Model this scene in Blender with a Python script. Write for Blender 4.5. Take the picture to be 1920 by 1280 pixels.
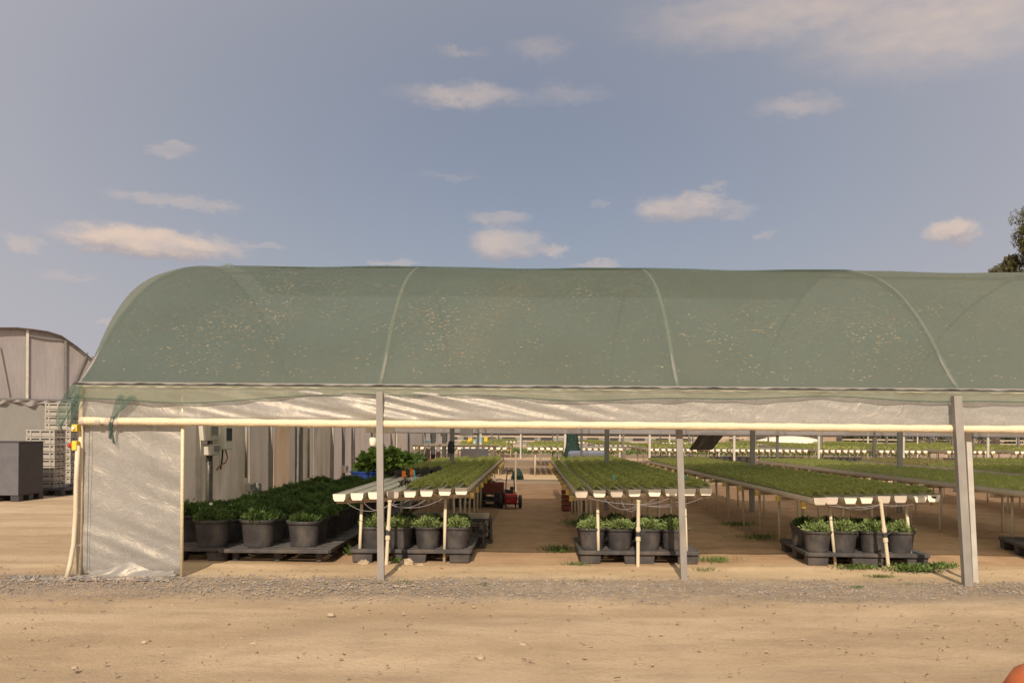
import bpy, math, random
import numpy as np
from mathutils import Vector, Matrix
R = math.radians
random.seed(7); rng = np.random.default_rng(7)
sc = bpy.context.scene
for o in list(bpy.data.objects): bpy.data.objects.remove(o)

# ------------------------------------------------------------ camera
H = 1.25; F = 1600.0; VX, VY, ROLL = 995.0, 813.0, 0.0075
cam_d = bpy.data.cameras.new('camera'); cam = bpy.data.objects.new('camera', cam_d)
sc.collection.objects.link(cam); sc.camera = cam
cam_d.sensor_width = 36; cam_d.lens = 30.0; cam_d.clip_end = 3000; cam_d.clip_start = 0.05
cam_d.shift_x = (960-VX)/1920; cam_d.shift_y = (VY-640)/1920
cam.location = (0, 0, H)
cam.rotation_euler = (Matrix.Rotation(R(90), 3, 'X') @ Matrix.Rotation(ROLL, 3, 'Z')).to_euler()

# ------------------------------------------------------------ light, sky
SUN_EL, SUN_AZ = R(37), R(4.5)          # light travels towards +Y, slightly to the right
sd = bpy.data.lights.new('sun', 'SUN'); sd.energy = 3.6; sd.angle = R(0.6); sd.color = (1.0, 0.86, 0.68)
sun = bpy.data.objects.new('sun', sd); sc.collection.objects.link(sun)
ld = Vector((math.sin(SUN_AZ)*math.cos(SUN_EL), math.cos(SUN_AZ)*math.cos(SUN_EL), -math.sin(SUN_EL)))
sun.rotation_euler = ld.to_track_quat('-Z', 'Y').to_euler()
sun.location = (-2, -20, 20)

w = bpy.data.worlds.new("World"); sc.world = w; w.use_nodes = True
nt = w.node_tree; N = nt.nodes; L = nt.links
for n in list(N): N.remove(n)
def wn(t, **k):
    n = N.new(t)
    for a, b in k.items(): setattr(n, a, b)
    return n
def lk(a, b): L.new(a, b)
def wmath(op, a, b=None, c=None, clamp=False):
    n = wn('ShaderNodeMath', operation=op); n.use_clamp = clamp
    for i, v in enumerate((a, b, c)):
        if v is None: continue
        if isinstance(v, (int, float)): n.inputs[i].default_value = v
        else: lk(v, n.inputs[i])
    return n.outputs[0]
out = wn('ShaderNodeOutputWorld'); bg = wn('ShaderNodeBackground'); lk(bg.outputs[0], out.inputs[0])
sky = wn('ShaderNodeTexSky', sky_type='NISHITA'); sky.sun_disc = False
sky.sun_elevation = SUN_EL; sky.sun_rotation = math.pi + SUN_AZ
sky.air_density = 1.0; sky.dust_density = 2.5; sky.ozone_density = 1.5
bg.inputs['Strength'].default_value = 0.084
geo = wn('ShaderNodeTexCoord'); sep = wn('ShaderNodeSeparateXYZ'); lk(geo.outputs['Generated'], sep.inputs[0])
az = wmath('ARCTAN2', sep.outputs[0], sep.outputs[1]); el = wmath('ARCSINE', sep.outputs[2])
cmb = wn('ShaderNodeCombineXYZ'); lk(az, cmb.inputs[0]); lk(el, cmb.inputs[1])
def wmix(fac, a, b):
    n = wn('ShaderNodeMix', data_type='RGBA')
    if isinstance(fac, (int, float)): n.inputs[0].default_value = fac
    else: lk(fac, n.inputs[0])
    for s, v in ((n.inputs[6], a), (n.inputs[7], b)):
        if isinstance(v, tuple): s.default_value = (*v, 1)
        else: lk(v, s)
    return n.outputs[2]
# thin haze greys the blue; paling towards the edges paints in a reverse vignette
haze_vignette = wmath('MULTIPLY_ADD', wmath('ADD', wmath('POWER', wmath('ABSOLUTE', az), 1.7), wmath('MULTIPLY', wmath('POWER', wmath('ABSOLUTE', wmath('SUBTRACT', el, .32)), 2.0), 5.0)), 1.15, 0.36, clamp=True)
skyd = wn('ShaderNodeMix', data_type='RGBA', blend_type='MULTIPLY'); skyd.inputs[0].default_value = 1; lk(sky.outputs[0], skyd.inputs[6]); skyd.inputs[7].default_value = (.66, .66, .66, 1)
skyc = wmix(haze_vignette, skyd.outputs[2], (4.1, 4.0, 4.35))
# cloud field on the sky sphere: centre azimuth/elevation, half sizes (degrees), density, sun-lit tone
nz = wn('ShaderNodeTexNoise'); nz.inputs['Scale'].default_value = 30; nz.inputs['Detail'].default_value = 8; nz.inputs['Roughness'].default_value = .66
mp = wn('ShaderNodeMapping'); mp.inputs['Scale'].default_value = (1, 1.9, 1); lk(cmb.outputs[0], mp.inputs[0]); lk(mp.outputs[0], nz.inputs['Vector'])
nsub = wn('ShaderNodeVectorMath', operation='SUBTRACT'); lk(nz.outputs['Color'], nsub.inputs[0]); nsub.inputs[1].default_value = (.5, .5, .5)
nscl = wn('ShaderNodeVectorMath', operation='MULTIPLY'); lk(nsub.outputs[0], nscl.inputs[0]); nscl.inputs[1].default_value = (.055, .034, 0)
dst = wn('ShaderNodeVectorMath', operation='ADD'); lk(cmb.outputs[0], dst.inputs[0]); lk(nscl.outputs[0], dst.inputs[1])
def ae(px, py):
    dx, dy = px-VX, py-VY; dx, dy = dx+ROLL*dy, dy-ROLL*dx
    return math.atan2(dx, F), math.atan2(-dy, math.hypot(dx, F))
CL = [(285,455,165,30,1.0,0),(330,380,120,14,.35,0),(322,281,42,14,.28,0),(870,178,150,24,.55,1),(1060,178,90,20,.22,1),
      (950,458,82,34,.62,0),(1030,470,40,13,.5,0),(935,410,65,17,.35,0),(1275,390,98,30,.62,0),(1375,395,45,22,.25,0),(1335,352,25,12,.25,0),
      (1785,436,50,22,.85,0),(1500,200,88,24,.38,1),(1010,92,70,26,.25,1),(860,97,60,10,.2,1),(45,456,26,14,.35,0),(1440,440,20,8,.25,0),
      (1500,20,360,60,.55,1),(1760,45,280,90,.6,1),(1330,16,160,26,.3,1),(490,460,45,8,.25,0),(120,515,50,8,.2,0),(205,608,20,8,.3,0),(840,328,80,10,.12,1),
      (1130,385,24,12,.18,0),(740,494,60,7,.3,0),(1120,500,50,8,.35,0)]
tot = None; shade = None
for (cx, cy, rx, ry, dens, thin) in CL:
    a0, e0 = ae(cx, cy)
    s = wn('ShaderNodeVectorMath', operation='SUBTRACT'); lk(dst.outputs[0], s.inputs[0]); s.inputs[1].default_value = (a0, e0, 0)
    m = wn('ShaderNodeVectorMath', operation='MULTIPLY'); lk(s.outputs[0], m.inputs[0]); m.inputs[1].default_value = (F/rx, F/ry, 0)
    ln = wn('ShaderNodeVectorMath', operation='LENGTH'); lk(m.outputs[0], ln.inputs[0])
    mr = wn('ShaderNodeMapRange', interpolation_type='SMOOTHSTEP'); lk(ln.outputs['Value'], mr.inputs[0])
    mr.inputs[1].default_value = 1.12; mr.inputs[2].default_value = .05 if thin else .45
    mr.inputs[3].default_value = 0; mr.inputs[4].default_value = dens
    tot = mr.outputs[0] if tot is None else wmath('MAXIMUM', tot, mr.outputs[0])
    if not thin and dens > .5:      # cumulus: greyer flat underside
        sy = wn('ShaderNodeSeparateXYZ'); lk(m.outputs[0], sy.inputs[0])
        u = wmath('MULTIPLY', wmath('MULTIPLY_ADD', sy.outputs[1], -1.3, .0, clamp=True), wmath('GREATER_THAN', mr.outputs[0], .01))
        shade = u if shade is None else wmath('MAXIMUM', shade, u)
nz2 = wn('ShaderNodeTexNoise'); nz2.inputs['Scale'].default_value = 26; nz2.inputs['Detail'].default_value = 7
mp2 = wn('ShaderNodeMapping'); mp2.inputs['Scale'].default_value = (1, 2.6, 1); mp2.inputs['Rotation'].default_value = (0, 0, R(-14)); lk(cmb.outputs[0], mp2.inputs[0]); lk(mp2.outputs[0], nz2.inputs['Vector'])
tot = wmath('MULTIPLY', tot, wmath('MULTIPLY_ADD', nz2.outputs['Fac'], 1.3, .22, clamp=True), clamp=True)
cc = wmix(shade, (6.6, 5.2, 4.3), (3.7, 3.2, 3.35))
lk(wmix(tot, skyc, cc), bg.inputs['Color'])

vs = sc.view_settings; vs.view_transform = 'Standard'; vs.look = 'None'; vs.gamma = 1; vs.exposure = 0.4
sc.display_settings.display_device = 'sRGB'
try:
    sc.cycles.max_bounces = 8; sc.cycles.transparent_max_bounces = 12; sc.cycles.diffuse_bounces = 4
    sc.cycles.transmission_bounces = 4; sc.cycles.caustics_reflective = False; sc.cycles.sample_clamp_indirect = 4
except Exception: pass

# ------------------------------------------------------------ helpers
def at(px, py, Y):
    dx, dy = px-VX, py-VY; dx, dy = dx+ROLL*dy, dy-ROLL*dx
    return Vector((dx/F*Y, Y, H-dy/F*Y))
def atz(px, py, z):                     # the point of height z that the picture shows at px, py
    dx, dy = px-VX, py-VY; dx, dy = dx+ROLL*dy, dy-ROLL*dx
    Y = (H-z)*F/dy
    return Vector((dx/F*Y, Y, z))
col = sc.collection
def props(o, label=None, cat=None, group=None, kind=None):
    if label: o['label'] = label
    if cat: o['category'] = cat
    if group: o['group'] = group
    if kind: o['kind'] = kind
    return o
def empty(name, loc, label, cat, group=None, rz=0):
    o = bpy.data.objects.new(name, None); col.objects.link(o); o.empty_display_size = .1
    o.location = loc; o.rotation_euler = (0, 0, rz)
    return props(o, label, cat, group)
def kids(o): return [c for c in bpy.data.objects if c.parent == o]
KIDS = {}
def setparent(o, p):
    o.parent = p; KIDS.setdefault(p.name, []).append(o)
def copy_tree(o, parent=None):
    c = o.copy(); col.objects.link(c)
    if parent: setparent(c, parent)
    for ch in KIDS.get(o.name, []): copy_tree(ch, c)
    return c
def dup(o, loc, label=None, rz=None, group=None, scale=None):
    c = copy_tree(o); c.location = loc
    if rz is not None: c.rotation_euler = (0, 0, rz)
    if label: c['label'] = label
    if group: c['group'] = group
    if scale: c.scale = scale
    return c

class MB:
    def __init__(s): s.v = []; s.f = []
    def add(s, vs, fs):
        n = len(s.v); s.v += [tuple(v) for v in vs]; s.f += [tuple(i+n for i in f) for f in fs]; return s
    def box(s, c, d, rot=None, taper=1.0):
        x, y, z = d[0]/2, d[1]/2, d[2]/2
        vs = [(-x*taper,-y*taper,-z),(x*taper,-y*taper,-z),(x*taper,y*taper,-z),(-x*taper,y*taper,-z),(-x,-y,z),(x,-y,z),(x,y,z),(-x,y,z)]
        M = rot if rot is not None else Matrix.Identity(3)
        return s.add([M @ Vector(v) + Vector(c) for v in vs], [(3,2,1,0),(4,5,6,7),(0,1,5,4),(1,2,6,5),(2,3,7,6),(3,0,4,7)])
    def bar(s, a, b, wx, wy=None, up=(0, 1, 0)):
        a, b = Vector(a), Vector(b); wy = wy or wx; d = (b-a); l = d.length; d.normalize()
        u = Vector(up)
        if abs(u.dot(d)) > .98: u = Vector((1, 0, 0))
        x = d.cross(u).normalized(); y = x.cross(d).normalized()
        M = Matrix((x, y, d)).transposed()
        return s.box((a+b)/2, (wx, wy, l), M)
    def tube(s, pts, r, n=8, cap=True):
        pts = [Vector(p) for p in pts]; m = len(pts); rs = r if isinstance(r, (list, tuple)) else [r]*m
        vs = []; prev = None
        for i, p in enumerate(pts):
            t = (pts[min(i+1, m-1)]-pts[max(i-1, 0)])
            t = t.normalized() if t.length > 1e-9 else Vector((0, 0, 1))
            if prev is None:
                u = Vector((0, 0, 1)) if abs(t.z) < .9 else Vector((1, 0, 0))
                x = t.cross(u).normalized()
            else:
                x = prev - t*prev.dot(t)
                x = x.normalized() if x.length > 1e-6 else t.orthogonal().normalized()
            prev = x; y = t.cross(x)
            for k in range(n):
                a = 2*math.pi*k/n; vs.append(p+(x*math.cos(a)+y*math.sin(a))*rs[i])
        fs = [(i*n+k, i*n+(k+1) % n, (i+1)*n+(k+1) % n, (i+1)*n+k) for i in range(m-1) for k in range(n)]
        if cap: fs += [tuple(range(n-1, -1, -1)), tuple((m-1)*n+k for k in range(n))]
        return s.add(vs, fs)
    def lathe(s, prof, n=24, c=(0, 0, 0), cap=False):
        vs = []; m = len(prof)
        for r, z in prof:
            for k in range(n):
                a = 2*math.pi*k/n; vs.append((c[0]+r*math.cos(a), c[1]+r*math.sin(a), c[2]+z))
        fs = [(i*n+k, i*n+(k+1) % n, (i+1)*n+(k+1) % n, (i+1)*n+k) for i in range(m-1) for k in range(n)]
        if cap: fs += [tuple(range(n-1, -1, -1)), tuple((m-1)*n+k for k in range(n))]
        return s.add(vs, fs)
    def grid(s, P):
        a, b = P.shape[:2]
        vs = P.reshape(-1, 3).tolist()
        fs = [(i*b+j, i*b+j+1, (i+1)*b+j+1, (i+1)*b+j) for i in range(a-1) for j in range(b-1)]
        return s.add(vs, fs)
    def build(s, name, mat, parent=None, smooth=False, bevel=0):
        me = bpy.data.meshes.new(name); me.from_pydata(s.v, [], s.f); me.update()
        if smooth: me.polygons.foreach_set('use_smooth', [True]*len(me.polygons))
        me.materials.append(mat)
        o = bpy.data.objects.new(name, me); col.objects.link(o)
        if parent: setparent(o, parent)
        if bevel:
            b = o.modifiers.new('b', 'BEVEL'); b.width = bevel; b.segments = 2; b.limit_method = 'ANGLE'
        return o
def quads_mesh(name, V, mat, parent=None, per=4):
    """V: (n,4,3) array of separate quads"""
    n = len(V); me = bpy.data.meshes.new(name)
    me.vertices.add(n*4); me.vertices.foreach_set('co', V.reshape(-1).astype(np.float32))
    me.loops.add(n*4); me.loops.foreach_set('vertex_index', np.arange(n*4, dtype=np.int32))
    me.polygons.add(n); me.polygons.foreach_set('loop_start', np.arange(0, n*4, 4, dtype=np.int32))
    me.polygons.foreach_set('loop_total', np.full(n, 4, dtype=np.int32))
    me.update(); me.validate(); me.materials.append(mat)
    o = bpy.data.objects.new(name, me); col.objects.link(o)
    if parent: setparent(o, parent)
    return o
def leaf_quads(C, D, length, width, flop=.3):
    """diamond leaves at C along D; returns (n,4,3)"""
    n = len(C); D = D/np.linalg.norm(D, axis=1, keepdims=True)
    r = rng.normal(size=(n, 3)); S = np.cross(D, r); S /= np.linalg.norm(S, axis=1, keepdims=True)+1e-9
    Nn = np.cross(S, D)
    L_ = (length*rng.uniform(.6, 1.25, n))[:, None]; W_ = (width*rng.uniform(.7, 1.2, n))[:, None]
    a = C; b = C+D*L_*.55+S*W_*.5+Nn*L_*flop*.15; c = C+D*L_+Nn*-L_*flop*.3; d = C+D*L_*.55-S*W_*.5+Nn*L_*flop*.15
    return np.stack([a, b, c, d], 1)

# ------------------------------------------------------------ materials
def mat(name, base, rough=.7, spec=.3, var=.12, scale=6, bump=0, bscale=40, metal=0, stain=None, stain_amt=.5, stain_scale=3, sz=(1, 1, 1), trans=0, coords='Object', rnd=0):
    m = bpy.data.materials.new(name); m.use_nodes = True; t = m.node_tree; n = t.nodes; l = t.links
    p = n['Principled BSDF']; p.inputs['Roughness'].default_value = rough; p.inputs['Specular IOR Level'].default_value = spec; p.inputs['Metallic'].default_value = metal
    tc = n.new('ShaderNodeTexCoord'); mpn = n.new('ShaderNodeMapping'); mpn.inputs['Scale'].default_value = sz
    l.new(tc.outputs[coords], mpn.inputs[0])
    nz = n.new('ShaderNodeTexNoise'); nz.inputs['Scale'].default_value = scale; nz.inputs['Detail'].default_value = 5; l.new(mpn.outputs[0], nz.inputs['Vector'])
    cr = n.new('ShaderNodeValToRGB'); l.new(nz.outputs['Fac'], cr.inputs[0])
    lo = tuple(max(0, c*(1-var)) for c in base); hi = tuple(min(1, c*(1+var)) for c in base)
    cr.color_ramp.elements[0].position = .3; cr.color_ramp.elements[1].position = .7
    cr.color_ramp.elements[0].color = (*lo, 1); cr.color_ramp.elements[1].color = (*hi, 1)
    c = cr.outputs[0]
    if stain:
        n2 = n.new('ShaderNodeTexNoise'); n2.inputs['Scale'].default_value = stain_scale; n2.inputs['Detail'].default_value = 6; n2.inputs['Roughness'].default_value = .65
        l.new(mpn.outputs[0], n2.inputs['Vector'])
        r2 = n.new('ShaderNodeValToRGB'); l.new(n2.outputs['Fac'], r2.inputs[0])
        r2.color_ramp.elements[0].position = .45; r2.color_ramp.elements[1].position = .72
        r2.color_ramp.elements[0].color = (0, 0, 0, 1); r2.color_ramp.elements[1].color = (stain_amt,)*3+(1,)
        mx = n.new('ShaderNodeMix'); mx.data_type = 'RGBA'; l.new(r2.outputs[0], mx.inputs[0]); l.new(c, mx.inputs[6]); mx.inputs[7].default_value = (*stain, 1); c = mx.outputs[2]
    if rnd:
        oi = n.new('ShaderNodeObjectInfo'); hs = n.new('ShaderNodeHueSaturation'); l.new(c, hs.inputs['Color'])
        mr = n.new('ShaderNodeMapRange'); l.new(oi.outputs['Random'], mr.inputs[0]); mr.inputs[3].default_value = 1-rnd; mr.inputs[4].default_value = 1+rnd
        l.new(mr.outputs[0], hs.inputs['Value']); c = hs.outputs[0]
    l.new(c, p.inputs['Base Color'])
    if bump:
        n3 = n.new('ShaderNodeTexNoise'); n3.inputs['Scale'].default_value = bscale; n3.inputs['Detail'].default_value = 4; l.new(mpn.outputs[0], n3.inputs['Vector'])
        b = n.new('ShaderNodeBump'); b.inputs['Strength'].default_value = bump; b.inputs['Distance'].default_value = .02; l.new(n3.outputs['Fac'], b.inputs['Height']); l.new(b.outputs[0], p.inputs['Normal'])
    if trans:
        tr = n.new('ShaderNodeBsdfTranslucent'); l.new(c, tr.inputs[0]); ms = n.new('ShaderNodeMixShader'); ms.inputs[0].default_value = trans
        o = n['Material Output']; l.new(p.outputs[0], ms.inputs[1]); l.new(tr.outputs[0], ms.inputs[2]); l.new(ms.outputs[0], o.inputs[0])
    return m
M = {}
M['steel'] = mat('galvanised steel', (.30, .275, .245), .55, .4, .15, 9, stain=(.2, .15, .11), stain_amt=.4, sz=(1, 1, .4), coords='Object')
M['steel_light'] = mat('pale steel', (.50, .46, .40), .5, .4, .12, 8)
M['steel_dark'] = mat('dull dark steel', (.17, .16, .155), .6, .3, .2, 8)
M['pvc'] = mat('aged white pvc', (.66, .57, .42), .5, .4, .1, 5, stain=(.5, .36, .2), stain_amt=.45, sz=(1, 1, .5))
M['channel'] = mat('cream plastic channel', (.62, .57, .48), .45, .4, .06, 7, stain=(.4, .33, .25), stain_amt=.3)
M['cap'] = mat('white channel cap', (.80, .73, .60), .45, .4, .04, 9)
M['cap_shaded'] = mat('shaded channel cap', (.52, .44, .36), .6, .3, .1, 9)  # darker cap copy, the curtain's shadow painted in; roller clips reuse its tone
M['timber'] = mat('weathered timber bar', (.42, .34, .25), .8, .2, .2, 12, sz=(.3, 3, 3))
M['yellow'] = mat('yellow plastic', (.48, .33, .07), .5, .4, .2, 9)
M['yellow_bright'] = mat('bright yellow plastic', (.80, .56, .06), .45, .4, .08, 9)
M['blackpl'] = mat('black pot plastic', (.050, .046, .047), .50, .45, .25, 9, stain=(.15, .125, .10), stain_amt=.55, stain_scale=5, rnd=.15)
M['palletpl'] = mat('charcoal pallet plastic', (.060, .056, .057), .62, .35, .2, 8, stain=(.17, .13, .10), stain_amt=.55, stain_scale=5)
M['soil'] = mat('potting soil', (.05, .035, .025), .95, .1, .3, 60, bump=.6)
M['hose'] = mat('grey drip tube', (.22, .20, .20), .4, .4, .05, 9)
M['red'] = mat('red painted metal', (.42, .035, .03), .45, .45, .12, 9)
M['redcrate'] = mat('faded red plastic', (.24, .075, .055), .6, .3, .2, 9)
M['blue'] = mat('blue plastic', (.035, .09, .42), .45, .45, .15, 7)
M['paleblue'] = mat('pale blue plastic film', (.50, .56, .68), .5, .4, .08, 3)
M['skyblue'] = mat('light blue plastic', (.35, .55, .60), .5, .4, .08, 5)
M['orange'] = mat('orange plastic', (.75, .20, .03), .45, .4, .06, 5)
M['orange_stone'] = mat('orange sun-baked plastic', (.52, .14, .045), .55, .35, .1, 9, bump=.1, bscale=25)
M['cyan'] = mat('turquoise tag', (.10, .45, .45), .5, .4, .05, 5)
M['white'] = mat('white painted metal', (.70, .66, .58), .5, .4, .06, 6)
M['wbox'] = mat('ivory electric box', (.50, .46, .39), .5, .4, .08, 6)
M['dark'] = mat('dark fitting', (.05, .048, .05), .6, .3, .2, 9)
M['copper'] = mat('copper pipe', (.35, .14, .08), .4, .5, .2, 9, metal=.4)
M['crate'] = mat('grey crate plastic', (.38, .35, .305), .6, .3, .08, 6, stain=(.3, .24, .18), stain_amt=.3, rnd=.08)
M['bin'] = mat('grey bin plastic', (.13, .125, .135), .55, .35, .12, 5)  # paler copy for the bin front, sunlight painted into the colour
M['bin2'] = mat('shaded bin plastic', (.055, .05, .055), .55, .35, .12, 5)
M['stone'] = mat('sandy stone', (.42, .32, .22), .9, .15, .2, 20, bump=.5, bscale=60, rnd=.15)
M['greennet'] = mat('dark green net cloth', (.022, .045, .035), .85, .15, .3, 14, bump=.3, bscale=40)
M['greysheet'] = mat('grey sheet', (.075, .075, .07), .8, .2, .2, 9)
M['creamfilm'] = mat('cream tunnel film', (.85, .76, .58), .5, .3, .05, 2)
M['wall'] = mat('weathered wall panel', (.56, .51, .455), .8, .25, .1, 2.2, bump=.15, bscale=25, stain=(.22, .21, .10), stain_amt=.7, stain_scale=2.0, sz=(1, 1, .28), trans=.5)
M['wall_tan'] = mat('tan wall panel', (.72, .55, .40), .8, .25, .08, 2.2, stain=(.35, .3, .14), stain_amt=.4, sz=(1, 1, .3), trans=.5)
M['wall_pale'] = mat('pale wall panel', (.72, .66, .62), .7, .25, .06, 2, stain=(.5, .45, .38), stain_amt=.4, sz=(1, 1, .3), trans=.5)
M['wall_out'] = mat('grey rendered wall', (.26, .25, .235), .85, .2, .1, 1.5, stain=(.12, .12, .07), stain_amt=.4, stain_scale=1.4, sz=(1, 1, .4))
def leafmat(name, base, trans=.3, var=.35, scale=12, rnd=.15):
    return mat(name, base, .55, .3, var, scale, trans=trans, rnd=rnd)
M['seed'] = leafmat('seedling leaf', (.35, .37, .115), .3, .22, 25, .1)
M['seed_dark'] = leafmat('dark seedling leaf', (.045, .035, .028), .2, .4, 25, .1)
M['seed_dry'] = leafmat('dry seedling leaf', (.34, .30, .12), .3, .3, 25, .1)
M['shrub'] = leafmat('shrub leaf', (.105, .165, .045), .35, .45, 14, .25)
M['shrub_lit'] = leafmat('pale shrub leaf', (.30, .38, .14), .3, .3, 16, .1)  # paler copy of the shrub leaf, front light painted into the front-row plants
M['petal'] = leafmat('white petal', (.8, .75, .7), .2, .05, 5, 0)
M['big'] = leafmat('broad leaf', (.12, .19, .035), .35, .35, 6, 0)
M['weed'] = leafmat('weed leaf', (.13, .19, .05), .3, .4, 9, .15)
M['gum'] = leafmat('gum leaf', (.135, .125, .052), .25, .5, .6, 0)
M['hedge'] = leafmat('hedge leaf', (.045, .065, .025), .2, .5, .5, .15)
M['bark'] = mat('gum bark', (.30, .25, .20), .85, .2, .25, 3, bump=.4, bscale=6)
M['litter'] = mat('dry leaf litter', (.38, .28, .17), .8, .2, .45, 3)
M['litter_pale'] = mat('pale leaf litter', (.42, .38, .28), .8, .2, .3, 3)

def clothmat(name, base, transp, translucent=.45, rough=.8, spec=.15, weave=0, dirt=None, gloss=0, wscale=(220, 220, 700), through=None):
    m = bpy.data.materials.new(name); m.use_nodes = True; t = m.node_tree; n = t.nodes; l = t.links
    p = n['Principled BSDF']; p.inputs['Roughness'].default_value = rough; p.inputs['Specular IOR Level'].default_value = spec
    tc = n.new('ShaderNodeTexCoord')
    nz = n.new('ShaderNodeTexNoise'); nz.inputs['Scale'].default_value = 1.1; nz.inputs['Detail'].default_value = 6; l.new(tc.outputs['Object'], nz.inputs['Vector'])
    cr = n.new('ShaderNodeValToRGB'); l.new(nz.outputs['Fac'], cr.inputs[0])
    cr.color_ramp.elements[0].position = .3; cr.color_ramp.elements[1].position = .72
    cr.color_ramp.elements[0].color = (*[c*.90 for c in base], 1); cr.color_ramp.elements[1].color = (*[c*1.10 for c in base], 1)
    c = cr.outputs[0]
    if weave:
        mp_ = n.new('ShaderNodeMapping'); mp_.inputs['Scale'].default_value = wscale; l.new(tc.outputs['Object'], mp_.inputs[0])
        wv = n.new('ShaderNodeTexNoise'); wv.inputs['Scale'].default_value = 1; wv.inputs['Detail'].default_value = 2; l.new(mp_.outputs[0], wv.inputs['Vector'])
        mr = n.new('ShaderNodeMapRange'); l.new(wv.outputs['Fac'], mr.inputs[0]); mr.inputs[1].default_value = .3; mr.inputs[2].default_value = .7; mr.inputs[3].default_value = 1-weave; mr.inputs[4].default_value = 1+weave
        hs = n.new('ShaderNodeHueSaturation'); l.new(c, hs.inputs['Color']); l.new(mr.outputs[0], hs.inputs['Value']); c = hs.outputs[0]
    if dirt:
        mp_ = n.new('ShaderNodeMapping'); mp_.inputs['Scale'].default_value = (9, 24, 24); l.new(tc.outputs['Object'], mp_.inputs[0])
        d1 = n.new('ShaderNodeTexNoise'); d1.inputs['Scale'].default_value = 1.6; d1.inputs['Detail'].default_value = 8; d1.inputs['Roughness'].default_value = .8; l.new(mp_.outputs[0], d1.inputs['Vector'])
        d2 = n.new('ShaderNodeTexNoise'); d2.inputs['Scale'].default_value = .9; d2.inputs['Detail'].default_value = 3; l.new(tc.outputs['Object'], d2.inputs['Vector'])
        mu = n.new('ShaderNodeMath'); mu.operation = 'MULTIPLY'; l.new(d1.outputs['Fac'], mu.inputs[0]); l.new(d2.outputs['Fac'], mu.inputs[1])
        r_ = n.new('ShaderNodeMapRange'); l.new(mu.outputs[0], r_.inputs[0]); r_.inputs[1].default_value = .31; r_.inputs[2].default_value = .44; r_.inputs[4].default_value = .32
        mx = n.new('ShaderNodeMix'); mx.data_type = 'RGBA'; l.new(r_.outputs[0], mx.inputs[0]); l.new(c, mx.inputs[6]); mx.inputs[7].default_value = (*dirt, 1); c = mx.outputs[2]
    l.new(c, p.inputs['Base Color'])
    tr = n.new('ShaderNodeBsdfTranslucent'); l.new(c, tr.inputs[0])
    if through: l.remove(tr.inputs[0].links[0]); tr.inputs[0].default_value = (*through, 1)
    ms = n.new('ShaderNodeMixShader'); ms.inputs[0].default_value = translucent; l.new(p.outputs[0], ms.inputs[1]); l.new(tr.outputs[0], ms.inputs[2])
    last = ms.outputs[0]
    if gloss:
        g = n.new('ShaderNodeBsdfGlossy'); g.inputs['Roughness'].default_value = .40; g.inputs[0].default_value = (1, .84, .62, 1)
        mg = n.new('ShaderNodeMixShader'); mg.inputs[0].default_value = gloss; l.new(last, mg.inputs[1]); l.new(g.outputs[0], mg.inputs[2]); last = mg.outputs[0]
    if gloss:
        bn = n.new('ShaderNodeTexNoise'); bn.inputs['Scale'].default_value = 7; bn.inputs['Detail'].default_value = 7; bn.inputs['Roughness'].default_value = .68; bn.inputs['Distortion'].default_value = 1.6
        l.new(tc.outputs['Object'], bn.inputs['Vector']); bb = n.new('ShaderNodeBump'); bb.inputs['Strength'].default_value = .38; bb.inputs['Distance'].default_value = .03; l.new(bn.outputs['Fac'], bb.inputs['Height'])
        for q in (p, tr, g): l.new(bb.outputs[0], q.inputs['Normal'])
    tp = n.new('ShaderNodeBsdfTransparent'); m2 = n.new('ShaderNodeMixShader'); m2.inputs[0].default_value = transp
    l.new(last, m2.inputs[1]); l.new(tp.outputs[0], m2.inputs[2]); l.new(m2.outputs[0], n['Material Output'].inputs[0])
    return m
M['net'] = clothmat('green shade cloth', (.098, .158, .152), .065, .60, weave=.24, dirt=(.36, .27, .17), through=(.80, .84, .75))
M['net2'] = clothmat('lighter green shade cloth', (.36, .40, .31), .42, .6, through=(.86, .84, .74))
M['ridge_net'] = clothmat('dark green ridge net', (.05, .13, .105), .12, .5, weave=.12, through=(.22, .30, .25))
M['seam'] = clothmat('seam tape', (.33, .36, .28), .62, .4)
M['valance'] = clothmat('thin green net', (.36, .37, .27), .40, .45, weave=.15)
M['rag'] = clothmat('torn green net', (.12, .21, .165), .45, .4, weave=.1)
M['film'] = clothmat('polythene film', (.49, .47, .45), .13, .42, rough=.45, spec=.4, gloss=.10, weave=.09, wscale=(60, 60, 60))
M['film_grey'] = clothmat('greyed polythene film', (.42, .38, .37), .05, .4, rough=.5, weave=.08, wscale=(30, 30, 2))
M['film_back'] = clothmat('rear polythene film', (.55, .50, .47), .15, .5, rough=.5)
M['roller'] = mat('rolled cream film', (.80, .68, .46), .5, .4, .07, 14, bump=.4, bscale=30, stain=(.55, .40, .25), stain_amt=.35, stain_scale=9, sz=(2.5, 1, 6))

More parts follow.
